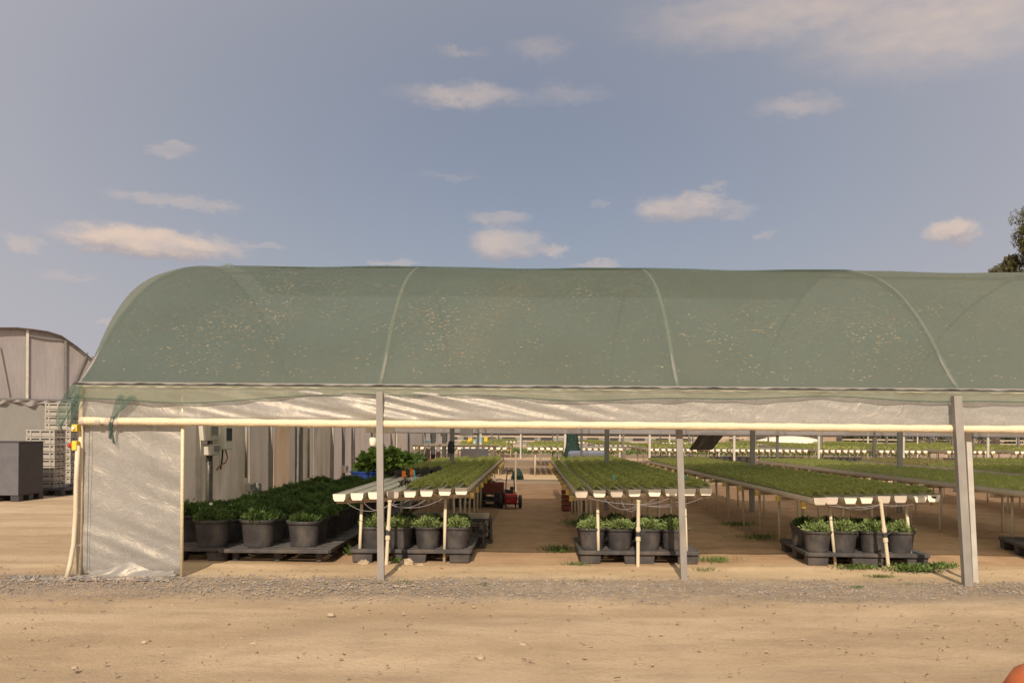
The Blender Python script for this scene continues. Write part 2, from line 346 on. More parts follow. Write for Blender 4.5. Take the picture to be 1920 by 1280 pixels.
# ------------------------------------------------------------ ground
def ground():
    xs = np.unique(np.concatenate([np.linspace(-400, -12, 14), np.linspace(-12, 14, 300), np.linspace(14, 400, 14)]))
    ys = np.unique(np.concatenate([np.linspace(-60, 1, 8), np.linspace(1, 13, 230), np.linspace(13, 60, 60), np.linspace(60, 900, 12)]))
    X, Y = np.meshgrid(xs, ys)
    Z = np.zeros_like(X); r2 = np.random.default_rng(3)
    for k in range(46):
        f = 2**r2.uniform(-.3, 3.6); a = r2.uniform(0, 6.28); ph = r2.uniform(0, 6.28)
        Z += np.sin((X*math.cos(a)+Y*math.sin(a))*f+ph+.8*np.sin(X*1.3+k)+.7*np.sin(Y*1.7-k))*.0020/f**.5
    near = np.clip((14-Y)/3, 0, 1)*np.clip(Y/2, 0, 1)*np.clip((12-abs(X))/2, 0, 1)
    Z *= near
    # wheel ruts and the low crumbled bank in front of the pallets
    Z -= .010*np.exp(-((Y-6.0-.05*np.sin(X))/.14)**2)*near
    Z -= .012*np.exp(-((Y-4.6-.10*np.sin(X*.7))/.2)**2)*near
    Z += .016*np.exp(-((Y-8.0-.05*np.sin(X*3)-.03*np.sin(X*7.1))/.09)**2)*near
    P = np.stack([X, Y, Z-.004], 2)
    m = bpy.data.materials.new('sandy yard earth'); m.use_nodes = True; t = m.node_tree; n = t.nodes; l = t.links; p = n['Principled BSDF']
    p.inputs['Roughness'].default_value = .95; p.inputs['Specular IOR Level'].default_value = .1
    tc = n.new('ShaderNodeTexCoord'); sp = n.new('ShaderNodeSeparateXYZ'); l.new(tc.outputs['Object'], sp.inputs[0])
    def noise(s, d=5, ro=.6, sc3=None):
        q = n.new('ShaderNodeTexNoise'); q.inputs['Scale'].default_value = s; q.inputs['Detail'].default_value = d; q.inputs['Roughness'].default_value = ro
        if sc3:
            mm = n.new('ShaderNodeMapping'); mm.inputs['Scale'].default_value = sc3; l.new(tc.outputs['Object'], mm.inputs[0]); l.new(mm.outputs[0], q.inputs['Vector'])
        else: l.new(tc.outputs['Object'], q.inputs['Vector'])
        return q.outputs['Fac']
    def mth(op, a, b=None, c=None, cl=False):
        q = n.new('ShaderNodeMath'); q.operation = op; q.use_clamp = cl
        for i, v in enumerate((a, b, c)):
            if v is None: continue
            if isinstance(v, (int, float)): q.inputs[i].default_value = v
            else: l.new(v, q.inputs[i])
        return q.outputs[0]
    def rng_(v, a, b, c=0., d=1.):
        q = n.new('ShaderNodeMapRange'); q.interpolation_type = 'SMOOTHSTEP'; l.new(v, q.inputs[0])
        for i, u in enumerate((a, b, c, d)): q.inputs[i+1].default_value = u
        return q.outputs[0]
    def mix(f, a, b):
        q = n.new('ShaderNodeMix'); q.data_type = 'RGBA'
        if isinstance(f, float): q.inputs[0].default_value = f
        else: l.new(f, q.inputs[0])
        for s_, v in ((q.inputs[6], a), (q.inputs[7], b)):
            if isinstance(v, tuple): s_.default_value = (*v, 1)
            else: l.new(v, s_)
        return q.outputs[2]
    c = mix(rng_(noise(.9, 6, sc3=(.5, 1.6, 1)), .35, .68), (.455, .33, .205), (.60, .45, .29))
    c = mix(mth('MULTIPLY', rng_(noise(3.2, 7, .7), .45, .75), .45), c, (.38, .26, .165))
    c = mix(mth('MULTIPLY', rng_(noise(40, 4, .7), .5, .75), .35), c, (.26, .19, .13))
    c = mix(mth('MULTIPLY', rng_(noise(90, 3, .7), .6, .72), .5), c, (.62, .50, .36))
    c = mix(mth('MULTIPLY', rng_(noise(.45, 3, sc3=(.6, 1.5, 1)), .5, .72), .6), c, (.66, .52, .35))
    c = mix(mth('MULTIPLY', rng_(noise(1.7, 8, .75, sc3=(.8, 2.2, 1)), .50, .62), .32), c, (.33, .235, .16))
    # gravel band of grey chippings along the tunnel front
    yy = mth('ADD', sp.outputs[1], mth('MULTIPLY_ADD', noise(1.4, 5), .9, -.45))
    band = mth('MULTIPLY', rng_(yy, 6.15, 6.75), rng_(yy, 7.50, 7.22))
    grav = mth('MULTIPLY', band, rng_(noise(16, 6, .75), .38, .60))
    c = mix(mth('MULTIPLY', grav, .75), c, (.27, .23, .205))
    # trodden brown soil under the roofs
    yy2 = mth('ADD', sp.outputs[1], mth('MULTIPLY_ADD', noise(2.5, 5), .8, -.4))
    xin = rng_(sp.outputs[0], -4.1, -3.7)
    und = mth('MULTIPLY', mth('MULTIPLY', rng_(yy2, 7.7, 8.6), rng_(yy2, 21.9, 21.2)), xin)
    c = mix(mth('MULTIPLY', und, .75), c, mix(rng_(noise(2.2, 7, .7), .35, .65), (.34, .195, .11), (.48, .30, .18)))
    far = rng_(sp.outputs[1], 24, 30)
    c = mix(mth('MULTIPLY', far, .5), c, (.36, .25, .19))
    l.new(c, p.inputs['Base Color'])
    b = n.new('ShaderNodeBump'); b.inputs['Strength'].default_value = .9; b.inputs['Distance'].default_value = .018
    hsum = mth('ADD', noise(28, 8, .75), mth('MULTIPLY', noise(110, 4, .7), mth('MULTIPLY_ADD', band, .9, .25)))
    l.new(hsum, b.inputs['Height']); l.new(b.outputs[0], p.inputs['Normal'])
    o = MB().grid(P).build('ground', m, smooth=True); props(o, kind='structure')
ground()

def stones(name, n, gen, size, m, label, cat):
    base = np.array([(-1,-1,-.6),(1,-1,-.6),(1,1,-.6),(-1,1,-.6),(-.6,-.7,.6),(.7,-.6,.6),(.6,.7,.5),(-.7,.6,.6)], float)
    fs = [(0,1,5,4),(1,2,6,5),(2,3,7,6),(3,0,4,7),(4,5,6,7)]
    mb = MB()
    for i in range(n):
        x, y = gen(); s = size*random.uniform(.4, 1.6)**1.3; a = random.uniform(0, 6.28)
        v = base*(1+rng.uniform(-.3, .3, (8, 3)))*s*np.array([1, random.uniform(.6, 1), random.uniform(.4, .8)])
        ca, sa = math.cos(a), math.sin(a)
        vv = [(x+p[0]*ca-p[1]*sa, y+p[0]*sa+p[1]*ca, p[2]+s*.25) for p in v]
        mb.add(vv, fs)
    o = mb.build(name, m); props(o, label, cat, kind='stuff'); return o
def gband():
    while True:
        y = random.gauss(6.95, .30)
        if 6.2 < y < 7.5: return random.uniform(-4.6, 5.2), y
M['chip'] = mat('grey chipping', (.25, .22, .20), .9, .2, .35, 9, stain=(.46, .36, .26), stain_amt=.9, stain_scale=7)
stones('gravel', 7500, gband, .0058, M['chip'], 'grey gravel chippings scattered along the tunnel front', 'gravel')
M['peb'] = mat('sandy pebble', (.34, .25, .17), .9, .2, .4, 3)
stones('pebbles', 1500, lambda: (random.uniform(-5.5, 5.5), random.uniform(2.9, 8.3)), .0062, M['peb'], 'small loose pebbles strewn over the sandy yard', 'pebbles')
def edge_gen():
    return random.uniform(-4.4, -3.0), random.gauss(7.22, .06)
stones('gravel_heap', 420, edge_gen, .014, M['chip'], 'coarser gravel heaped at the foot of the plastic panel', 'gravel')
# twigs and dead leaves on the earth
mb = MB()
for i in range(170):
    x, y, a = random.uniform(-5, 5), random.uniform(3, 8.2), random.uniform(0, 3.14); l_ = random.uniform(.012, .04)
    mb.bar((x, y, .006), (x+l_*math.cos(a), y+l_*math.sin(a)*.6, .010), .005, .003)
props(mb.build('twigs', mat('dry twig', (.13, .09, .06), .9, .1, .3, 9)), 'dry twigs and leaf scraps lying on the yard', 'litter', kind='stuff')

# ------------------------------------------------------------ tunnels
FY, BY, EY = 7.35, 14.14, 21.2
PROF = [(0,1.65),(.24,1.86),(.62,2.26),(1.12,2.64),(1.6,2.88),(2.23,3.09),(2.8,3.22),(3.2,3.28),(3.4,3.30)]
def prof_full(y0, y1, n=40):
    half = (y1-y0)/2; s = half/3.4
    ys = [p[0]*s for p in PROF]; zs = [p[1] for p in PROF]
    tt = np.linspace(0, 1, n//2+1)**1.35*half
    z = np.interp(tt, ys, zs)
    # smooth
    for _ in range(3): z[1:-1] = (z[:-2]+2*z[1:-1]+z[2:])/4
    Y = np.concatenate([y0+tt, (y1-tt[::-1])[1:]]); Z = np.concatenate([z, z[::-1][1:]])
    return Y, Z
HX = [-3.89, -1.30, 1.263, 3.676, 6.12, 8.52, 10.95, 13.35, 15.8, 18.2, 20.6, 23.0]
def cloth(name, y0, y1, x0, x1, hx, m, parent, dz=0, ny=64, dx=.12, sag=.016, ends=0, lo=0, hi=1, wig=.01):
    Y, Z = prof_full(y0, y1, ny)
    k0, k1 = int(lo*(len(Y)-1)), int(hi*(len(Y)-1))+1
    Y, Z = Y[k0:k1], Z[k0:k1]
    xs = np.arange(x0, x1+1e-6, dx)
    P = np.zeros((len(Y), len(xs), 3))
    hx = np.array(hx)
    for j, x in enumerate(xs):
        k = np.searchsorted(hx, x)
        s = 0
        if 0 < k < len(hx):
            u = (x-hx[k-1])/(hx[k]-hx[k-1]); s = math.sin(math.pi*u)
        arch = np.clip((Z-1.65)/1.3, 0, 1)
        w_ = wig*np.sin(x*2.3+Y*3)+wig*.6*np.sin(x*5.1-Y*2)
        P[:, j, 0] = x + (ends*.05*np.sin(Y*2) if j == 0 else 0)
        P[:, j, 1] = Y - w_*.3
        P[:, j, 2] = Z + dz - sag*s*arch + w_*arch
    return MB().grid(P).build(name, m, parent, smooth=True)
def hoop_pts(y0, y1, x, dz=-.02, n=36):
    Y, Z = prof_full(y0+.01, y1-.01, n); return [(x, a, b+dz) for a, b in zip(Y, Z)]

t1 = empty('shade_tunnel', (0, FY, 0), 'large arched tunnel roofed with littered green shade cloth, its front rolled up on a pipe', 'shade tunnel')
def rel(o, p):                             # keep world coordinates of a mesh written in world space
    o.location = -Vector(p.location); return o
def P1(mb, name, m, **k): return rel(mb.build(name, m, t1, **k), t1)
rel(cloth('shade_cloth', FY, BY, -3.93, 24, HX, M['net'], t1, ends=1, wig=.005, sag=.010), t1)
rel(cloth('ridge_cloth', FY, BY, -3.62, 3.78, HX, M['ridge_net'], t1, dz=.014, lo=.40, hi=.62, sag=.010, wig=.005), t1)
for x in HX: P1(MB().tube(hoop_pts(FY, BY, x), .016, 8), 'hoop', M['steel'], smooth=True)
# light seams where the cloth rubs on the hoops
for x in HX[1:5]:
    Y, Z = prof_full(FY, BY, 60); k = len(Y)//2
    pts = np.array([[(x+dx_, a-.012, b+.006) for dx_ in (-.016, .016)] for a, b in zip(Y[:k], Z[:k])])
    P1(MB().grid(pts), 'seam_tape', M['seam'], smooth=True)
P1(MB().bar((-3.9, FY+.01, 1.655), (24, FY+.01, 1.655), .03, .03, (0, 0, 1)), 'eave_rail', M['steel'])
P1(MB().bar((-3.9, (FY+BY)/2, 3.245), (24, (FY+BY)/2, 3.245), .03, .03, (0, 0, 1)), 'ridge_rail', M['steel'])
P1(MB().box((10, BY, 1.64), (27.8, .14, .05)), 'valley_gutter', M['steel'])
# front posts
def post(x0, y0, x1, y1, z1, w_=.055, d_=.05, m='steel'):
    mb = MB(); a, b = Vector((x0, y0, -.05)), Vector((x1, y1, z1))
    mb.bar(a, b, w_, d_*.25, (0, 1, 0))
    for s in (-1, 1):
        mb.bar(a+Vector((s*(w_/2-.004), d_*.4, 0)), b+Vector((s*(w_/2-.004), d_*.4, 0)), .008, d_*.6, (0, 1, 0))
    return P1(mb, 'post', M[m])
a = at(716, 1084, 7.33); b = at(712, 745, 7.28); post(a.x, 7.28, b.x, 7.26, 1.60, .055)
a = at(1285, 1086, 7.36); b = at(1272, 745, 7.40); post(a.x, 7.40, b.x, 7.42, 1.62, .055)
a = at(1819, 1096, 7.20); b = at(1793, 750, 7.26); post(a.x, 7.22, b.x, 7.24, 1.60, .068, .07)
a = at(1819, 1096, 7.42); b = at(1812, 750, 7.42); post(a.x+.04, 7.40, b.x+.0, 7.42, 1.62, .045, .05, 'steel_light')
post(-3.89, 7.40, -3.89, 7.40, 1.62, .05, .05, 'steel_light')
for x in HX[4:]: post(x, 7.36, x-.05, 7.38, 1.62)
for x in HX[1:]: P1(MB().bar((x, BY, 0), (x, BY, 1.62), .075, .06), 'post', M['steel'])
# scalloped lacing where the cloth is sewn to the eave
mb = MB(); mb2 = MB()
xs = np.arange(-3.93, 8.0, .03)
mb.tube([(x, FY-.022, 1.648+.004*math.sin(x*9)+.003*math.sin(x*37)) for x in xs], [.006+.004*abs(math.sin(x*11)) for x in xs], 5)
P1(mb, 'lacing_cord', M['dark'])
for x in np.arange(-3.85, 8, .155):
    ww = random.uniform(.04, .062)
    pass
mb2.tube([(x, FY-.03, 1.634-.005*abs(math.sin(x*20+math.sin(x*2.3)))) for x in np.arange(-3.9, 8, .02)], [.002+.0035*abs(math.sin(x*20+math.sin(x*2.3))) for x in np.arange(-3.9, 8, .02)], 5)
P1(mb2, 'lacing_edge', M['litter_pale'], smooth=True)
# valance of thin net hanging below the seam, wavy lower edge
xs = np.arange(-3.95, 24, .04); nz_ = 8
P = np.zeros((nz_, len(xs), 3))
for j, x in enumerate(xs):
    drop = .10+.018*math.sin(x*1.7+.6)+.010*math.sin(x*4.3)+.05*math.exp(-((x+3.1)/.5)**2)*.8
    if x > -1.6: drop -= .018
    for i in range(nz_):
        u = i/(nz_-1); P[i, j] = (x, FY-.03-.018*u*(1+math.sin(x*7)*.6+math.sin(x*17)*.4), 1.645-drop*u)
P1(MB().grid(P), 'valance', M['valance'], smooth=True)
xs_e = xs[xs < 8]
P1(MB().tube([(P[-1, j, 0], P[-1, j, 1]-.003, P[-1, j, 2]) for j in range(len(xs_e))], .0045, 5), 'valance_hem', M['rag'])
# rolled-up polythene side: film with diagonal tension creases
def film(name, x0, x1, z0, z1, y, amp, m, parent_t, diag=1.0, dx=.025, nz=26, seed=1, fade=None, wob=0):
    r = np.random.default_rng(seed); xs = np.arange(x0, x1+1e-6, dx); zs = np.linspace(z0, z1, nz)
    X, Z = np.meshgrid(xs, zs); D = np.zeros_like(X)
    for k in range(16):
        s = r.uniform(.9, 2.6)*diag; f = r.uniform(3, 22); ph = r.uniform(0, 6.28)
        D += np.abs(np.sin((X+Z*s*1.7)*f*.5+ph))**3*r.uniform(.3, 1)/f*3.0
    D = D/D.std()*amp
    if fade is not None: D = D*fade(X, Z)
    edge = np.clip((Z-z0)/.05, 0, 1)*np.clip((z1-Z)/.04, 0, 1)
    D *= edge
    if wob: D += wob*np.sin(X*1.3)*edge
    Pm = np.stack([X, np.full_like(X, y)-D, Z], 2)
    return P1(MB().grid(Pm), name, m, smooth=True)
film('side_curtain', -3.89, 8.0, 1.325, 1.63, FY+.0, .0075, M['film'], t1, diag=1.2, seed=4, fade=lambda X, Z: .12+1.2*np.exp(-((X+1.2)/1.5)**2))
P1(MB().box((16, FY, 1.48), (16, .004, .30)), 'side_curtain', M['film'])
xs = np.arange(-3.86, 24, .05)
P1(MB().tube([(x, FY-.035, 1.325+.004*math.sin(x*1.1)-.004*math.sin(x*.6)) for x in xs], [.033+.0018*math.sin(x*23)+.0014*math.sin(x*9.3) for x in xs], 12), 'curtain_roller', M['roller'], smooth=True)
mb = MB()
for x in (-3.84, -3.70, -3.62, -3.55): mb.tube([(x-.02, FY-.035, 1.325), (x+.02, FY-.035, 1.325)], .037, 12)
P1(mb, 'roller_clip', M['cap_shaded'])
# end panel of polythene at the left
def fade_panel(X, Z): return .35+.9*np.exp(-((Z-.25)/.4)**2)+.5*np.exp(-((X+3.2)/.2)**2)
film('end_panel', -3.885, -3.0, .02, 1.60, FY+.03, .0042, M['film'], t1, diag=.7, dx=.02, nz=80, seed=9, fade=fade_panel)
P1(MB().tube([(-3.875, FY+.005, .0), (-3.875, FY+.005, 1.62)], .02, 8), 'panel_stile', M['roller'], smooth=True)
P1(MB().tube([(-3.0, FY+.005, .0), (-3.0, FY+.005, 1.62)], .015, 8), 'panel_stile', M['roller'], smooth=True)
P1(MB().tube([at(168, 800, FY-.02), at(163, 1078, FY-.02)], .002, 5), 'draw_cord', M['dark'])
# crumpled foot of the film
xs = np.linspace(-3.80, -3.05, 60); ts = np.linspace(0, 1, 9)
P = np.zeros((9, 60, 3))
for i, t in enumerate(ts):
    for j, x in enumerate(xs):
        hgt = .03+.085*math.exp(-((x+3.46)/.14)**2)
        P[i, j] = (x+.02*math.sin(t*7+x*9), FY+.02-.09*t-.02*math.sin(x*31+t*5)*t, hgt*(1-t)**1.3+.006+.012*abs(math.sin(x*25+t*4))*(1-t))
P1(MB().grid(P), 'film_foot', M['film'], smooth=True)
# torn net hanging off the corner
def rag(pts, wds, nm='torn_net', seed=0):
    r = random.Random(seed); P = np.zeros((len(pts), 7, 3))
    for i, (p, w_) in enumerate(zip(pts, wds)):
        for j in range(7):
            u = j/6-.5; P[i, j] = (p[0]+u*w_, p[1]-.02*math.sin(j*2.1+i*.9)-.015*math.cos(j*1.1), p[2]+.01*math.sin(j*1.9+i))
    return P1(MB().grid(P), nm, M['rag'], smooth=True)
def wp(px, py, Y=7.29): p = at(px, py, Y); return (p.x, p.y, p.z)
rag([wp(240, 742), wp(232, 755), wp(222, 770), wp(213, 785), wp(208, 800), wp(210, 815), wp(214, 832)], [.16, .12, .055, .030, .022, .016, .004], seed=1)
rag([wp(212, 782), wp(209, 800), wp(207, 822)], [.03, .02, .003], seed=6)
rag([wp(146, 722), wp(137, 742), wp(127, 762), wp(118, 782), wp(112, 798), wp(115, 806)], [.10, .12, .12, .10, .05, .01], seed=2)
rag([wp(150, 740, 7.27), wp(143, 760, 7.27), wp(136, 780, 7.27), wp(131, 800, 7.27)], [.05, .06, .05, .015], seed=3)
# gable sheet above the end wall
Y, Z = prof_full(FY, BY, 30)
vs_ = [(-3.9, a, 1.62) for a in Y]+[(-3.9, a, b-.01) for a, b in zip(Y, Z)]; n_ = len(Y)
P1(MB().add(vs_, [(i, i+1, n_+i+1, n_+i) for i in range(n_-1)]), 'gable_sheet', M['film_back'])
# leaf litter caught on the cloth
def litter(n, m, seed, smin, smax):
    r = np.random.default_rng(seed); Yp, Zp = prof_full(FY, BY, 64)
    cl = [(-2.9, 2.35, .50, .16), (-2.6, 2.6, .7, .15), (-2.9, .6, .35, .25), (-2.9, 2.6, .55, .10), (-2.4, 1.0, .35, .3), (-.9, .6, .3, .2), (-2.7, 2.0, .5, .25), (3.3, .7, .35, .3), (.3, 1.3, .6, .2), (-2.2, 2.55, 1.2, .08), (2.2, .6, .6, .2), (-1.1, 2.5, 1.2, .08), (4.0, 2.4, 1.5, .1)]
    V = []
    while len(V) < n:
        if r.random() < .5:
            c = cl[r.integers(len(cl))]; x = r.normal(c[0], c[2]); d = r.normal(c[1], c[3])
        else: x = r.uniform(-3.8, 7.5); d = r.uniform(.05, 3.2)
        if not (-3.85 < x < 7.8 and .03 < d < 3.25): continue
        y = FY+d; z = np.interp(y, Yp, Zp); dz = (np.interp(y+.02, Yp, Zp)-z)/.02
        T = np.array([0, 1, dz]); T /= np.linalg.norm(T); Nn = np.array([0, -dz, 1])/math.hypot(1, dz)
        s = r.uniform(smin, smax); a = r.normal(0, .35)
        A = np.array([math.cos(a), 0, 0])+T*math.sin(a); B = np.cross(Nn, A)
        k = np.searchsorted(HX, x); s_ = 0
        if 0 < k < len(HX):
            u = (x-HX[k-1])/(HX[k]-HX[k-1]); s_ = math.sin(math.pi*u)
        arch = min(max((z-1.65)/1.3, 0), 1); ww = .005*math.sin(x*2.3+y*3)+.005*.6*math.sin(x*5.1-y*2)
        c0 = np.array([x, y-ww*.3, z-.010*s_*arch+ww*arch])+Nn*(.006+.025*(z > 3.0 and x < 3.8))
        V.append([c0-A*s, c0+B*s*.22, c0+A*s, c0-B*s*.22])
    return rel(quads_mesh('leaf_litter', np.array(V), m, t1), t1)
o = litter(6500, M['litter'], 5, .005, .017); props(o, kind='stuff')
o = litter(2200, M['litter_pale'], 6, .004, .014); props(o, kind='stuff')
V = rel(MB().tube([at(416, 500, 10.6), at(424, 497, 10.6), at(430, 496, 10.6), at(442, 499, 10.6)], [.006, .018, .020, .006], 8).build('ridge_knot', M['seam'], t1), t1)

def simple_tunnel(y0, y1, x0, x1, label, light, curtain=False, hx=None, mnet='net2'):
    t = empty('shade_tunnel', (0, y0, 0), label, 'shade tunnel', 'shade cloth tunnels in the nursery')
    hx = hx or HX
    rel(cloth('shade_cloth', y0, y1, x0, x1, hx, M[mnet], t, ny=24, dx=.4), t)
    for x in hx:
        if x < x0-.2: continue
        rel(MB().tube(hoop_pts(y0, y1, x, n=16), .022, 6).build('hoop', M['steel_light'], t), t)
        if y0 > BY+.5:
            rel(MB().bar((x, y0+.02, 0), (x, y0+.02, 1.63), .06, .05).build('post', M[light[0]], t), t)
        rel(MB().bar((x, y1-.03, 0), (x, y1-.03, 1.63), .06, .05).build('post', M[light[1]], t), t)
    rel(MB().bar((x0, y1, 1.64), (x1, y1, 1.64), .03, .03, (0, 0, 1)).build('eave_rail', M['steel'], t), t)
    if curtain:
        rel(MB().grid(np.array([[(x, y1-.06+.02*math.sin(x*3)+.02*math.sin(x*7)*(z < 1.5), z) for x in np.arange(x0, x1, .3)] for z in (1.64, 1.5, 1.36, 1.262)])).build('side_curtain', M['film_back'], t, smooth=True), t)
        rel(MB().tube([(x, y1-.08, 1.258+.004*math.sin(x*.9)) for x in np.arange(x0, x1, .5)], .014, 6).build('curtain_roller', M['steel_dark'], t), t)
    return t
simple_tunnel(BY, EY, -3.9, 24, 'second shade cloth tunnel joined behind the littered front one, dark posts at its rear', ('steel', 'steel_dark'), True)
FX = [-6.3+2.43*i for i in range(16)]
simple_tunnel(24.5, 31.5, -6.5, 30, 'far shade tunnel with pale sunlit front posts across the open gap', ('steel_light', 'steel'), hx=FX)  # front posts take the paler steel to paint in their sunlight
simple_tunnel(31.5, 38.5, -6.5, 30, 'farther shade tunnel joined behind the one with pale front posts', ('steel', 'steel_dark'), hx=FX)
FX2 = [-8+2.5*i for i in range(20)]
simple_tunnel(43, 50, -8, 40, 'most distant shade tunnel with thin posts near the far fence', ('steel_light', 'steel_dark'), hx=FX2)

# ------------------------------------------------------------ end wall inside, left
ew = empty('end_wall', (-3.95, 7.5, 0), 'stained grey panel wall closing the left end of the shade tunnels', 'wall')
def EW(mb, name, m, **k): return rel(mb.build(name, M[m], ew, **k), ew)
segs = [(7.45, 8.9, 'wall', 0), (8.9, 10.45, 'wall', .015), (10.45, 12.0, 'wall', 0), (12.0, 13.1, 'wall', .012), (13.1, 14.0, 'wall_tan', .05),
        (14.0, 15.6, 'wall', -.02), (15.6, 17.0, 'wall', -.01), (17.0, 18.4, 'wall_pale', .015), (18.4, 20, 'wall_pale', 0), (20, 21.6, 'wall_pale', .01), (21.6, 24, 'wall_pale', 0), (24, 27.5, 'wall_pale', .01), (27.5, 31.2, 'wall_pale', 0)]
for (a_, b_, m_, off) in segs:
    n_ = 26; ys = np.linspace(a_, b_, n_)
    P = np.array([[(-3.96+off*.4+.004*math.sin(y_*2.1+z_*3), y_, z_) for y_ in np.arange(a_+.004, b_, .03)] for z_ in (0, .42+off, .425+off, .94+off, .945+off, 1.46+off, 1.465+off, 1.60)])
    P[2::2, :, 0] += .0015
    mb = MB().grid(P)
    EW(mb, 'panel', m_)
for y, w_, m_ in [(8.9, .04, 'steel'), (10.1, .04, 'steel_light'), (10.45, .035, 'steel_dark'), (12.9, .05, 'steel'), (14.4, .05, 'steel_dark'), (14.6, .035, 'steel'), (16.9, .05, 'steel'), (17.9, .06, 'steel_dark'), (18.9, .07, 'steel_dark'), (21.2, .06, 'steel_dark'), (24.1, .05, 'steel'), (27.5, .05, 'steel_dark'), (31.2, .12, 'steel_light')]:
    EW(MB().box((-3.93, y, .80), (.07, w_, 1.60)), 'batten', m_)
EW(MB().tube([(-3.90, 11.7, 1.6), (-3.90, 11.7, .62)], .018, 8), 'conduit', 'steel', smooth=True)
EW(MB().tube([(-3.90, 15.0, 1.6), (-3.90, 15.0, .45)], .02, 8), 'conduit', 'steel', smooth=True)
EW(MB().tube([(-3.89, 10.28, 1.0), (-3.89, 10.28, .3)], .022, 8), 'conduit', 'wbox', smooth=True)

def wallbox(name, px0, px1, py0, py1, X, m, label, cat, extra=None, d=.12, group=None):
    Yc = (-X)*F/(VX-(px0+px1)/2); p0, p1 = at(px0, py0, Yc), at(px1, py1, Yc)
    ln = abs(p1.x-p0.x)*Yc/3.9*.9; cz = (p0.z+p1.z)/2; hz_ = abs(p0.z-p1.z)
    e = empty(name, (X, Yc, cz), label, cat, group)
    MB().box((d/2, 0, 0), (d, max(.12, ln), hz_)).build('casing', M[m], e, bevel=.01)
    mb = MB().box((d+.004, 0, hz_*.1), (.008, max(.12, ln)*.7, hz_*.5)); mb.build('cover', M['dark' if extra == 'dark' else 'wall_out'], e)
    mb = MB(); mb.tube([(d*.5, -.02, -hz_/2), (d*.4, 0, -hz_/2-.12), (.03, .02, -hz_/2-.25)], .010, 6); mb.build('cable', M['dark'], e)
    return e
wallbox('meter_box', 374, 393, 793, 826, -3.9, 'wbox', 'ivory meter box high on the stained wall, the nearest of the wall boxes', 'electric box')
wallbox('junction_box', 380, 396, 832, 853, -3.9, 'wbox', 'small ivory junction box on the wall below the meter box', 'electric box')
wallbox('switch_cabinet', 401, 416, 795, 842, -3.9, 'white', 'upright white switch cabinet with dark face beside the meter box', 'electric box', 'dark', d=.14)
wallbox('power_outlet', 459, 469, 905, 921, -3.9, 'wbox', 'ivory power outlet low on the wall just above the plants', 'outlet', d=.07)
wallbox('pump_control', 473, 481, 904, 929, -3.9, 'wall_out', 'grey control box low on the wall right of the ivory outlet', 'control box', d=.08)
wallbox('tap_box', 641, 648, 872, 886, -3.9, 'wbox', 'small ivory box on the wall near the blue tubs', 'outlet', d=.07)
# copper pipe loop
e = MB().tube([(-3.86, 10.8, 1.02), (-3.85, 10.85, .92), (-3.84, 10.75, .86), (-3.86, 10.65, .84), (-3.86, 10.5, .78)], .010, 6).build('copper_pipe', M['copper'], None, smooth=True)
props(e, 'bent copper pipe hanging on the wall under the white switch cabinet', 'pipe')

# ------------------------------------------------------------ potted plants, pallets
def pot_mesh(e, m='blackpl', r=.172, h=.265):
    pr = [(0, .002), (r*.78, .0), (r*.80, .012), (r*.94, h-.045), (r*.95, h-.035), (r*1.03, h-.03), (r*1.06, h-.012), (r*1.05, h), (r*.98, h-.001), (r*.94, h-.03), (0, h-.035)]
    MB().lathe(pr[:-1], 28).build('pot', M[m], e, smooth=False)
    MB().lathe([(r*.93, h-.032), (r*.5, h-.024), (.001, h-.022)], 18).build('soil', M['soil'], e)
def shrub_quads(n, r, h, base, ll=.045, lw=.016, seedv=0, ragged=.12):
    g = np.random.default_rng(seedv)
    th = g.uniform(0, 6.283, n); rr = np.sqrt(g.uniform(0, 1, n)); ph = np.arccos(1-rr**2*.95)
    lump = 1+ragged*np.sin(th*3+seedv)+ragged*.8*np.sin(th*5+seedv*2+ph*3)+g.normal(0, .10, n)
    depth = g.uniform(.55, 1.0, n)**.6
    C = np.stack([np.sin(ph)*np.cos(th)*r*lump*depth, np.sin(ph)*np.sin(th)*r*lump*depth, base+np.cos(ph)*h*lump*depth], 1)
    D = np.stack([np.sin(ph)*np.cos(th), np.sin(ph)*np.sin(th), np.cos(ph)*.9+.35], 1)+g.normal(0, .45, (n, 3))
    global rng; keep = rng; rng = g; q = leaf_quads(C, D, ll, lw); rng = keep
    return q
def potted(seedv, mleaf, n=900, r=.165, h=.115, tall=0, label='x'):
    e = empty('potted_plant', (0, 0, -50), label, 'potted plant')
    pot_mesh(e)
    q = shrub_quads(n, r, h, .245, seedv=seedv)
    if tall:
        q2 = shrub_quads(160, .05, .16, .27, seedv=seedv+5); q2[:, :, 0] += .03; q = np.concatenate([q, q2])
    quads_mesh('foliage', q, M[mleaf], e)
    return e
proto_g = [potted(i, 'shrub', 900, .142+.008*(i % 3), .085+.010*(i % 4)) for i in range(5)]
proto_p = [potted(20+i, 'shrub_lit', 900, .15, .13, tall=(i == 0)) for i in range(4)]
protos_used = []
def place(pr, loc, label, group=None, s=1.0):
    if pr.name not in protos_used and pr['label'] == 'x':
        protos_used.append(pr.name); e = pr; e.location = loc; e['label'] = label
        if group: e['group'] = group
    else: e = dup(pr, loc, label, group=group)
    e.rotation_euler = (0, 0, random.uniform(0, 6.28)); e.scale = (s, s, s*random.uniform(.98, 1.02)); return e

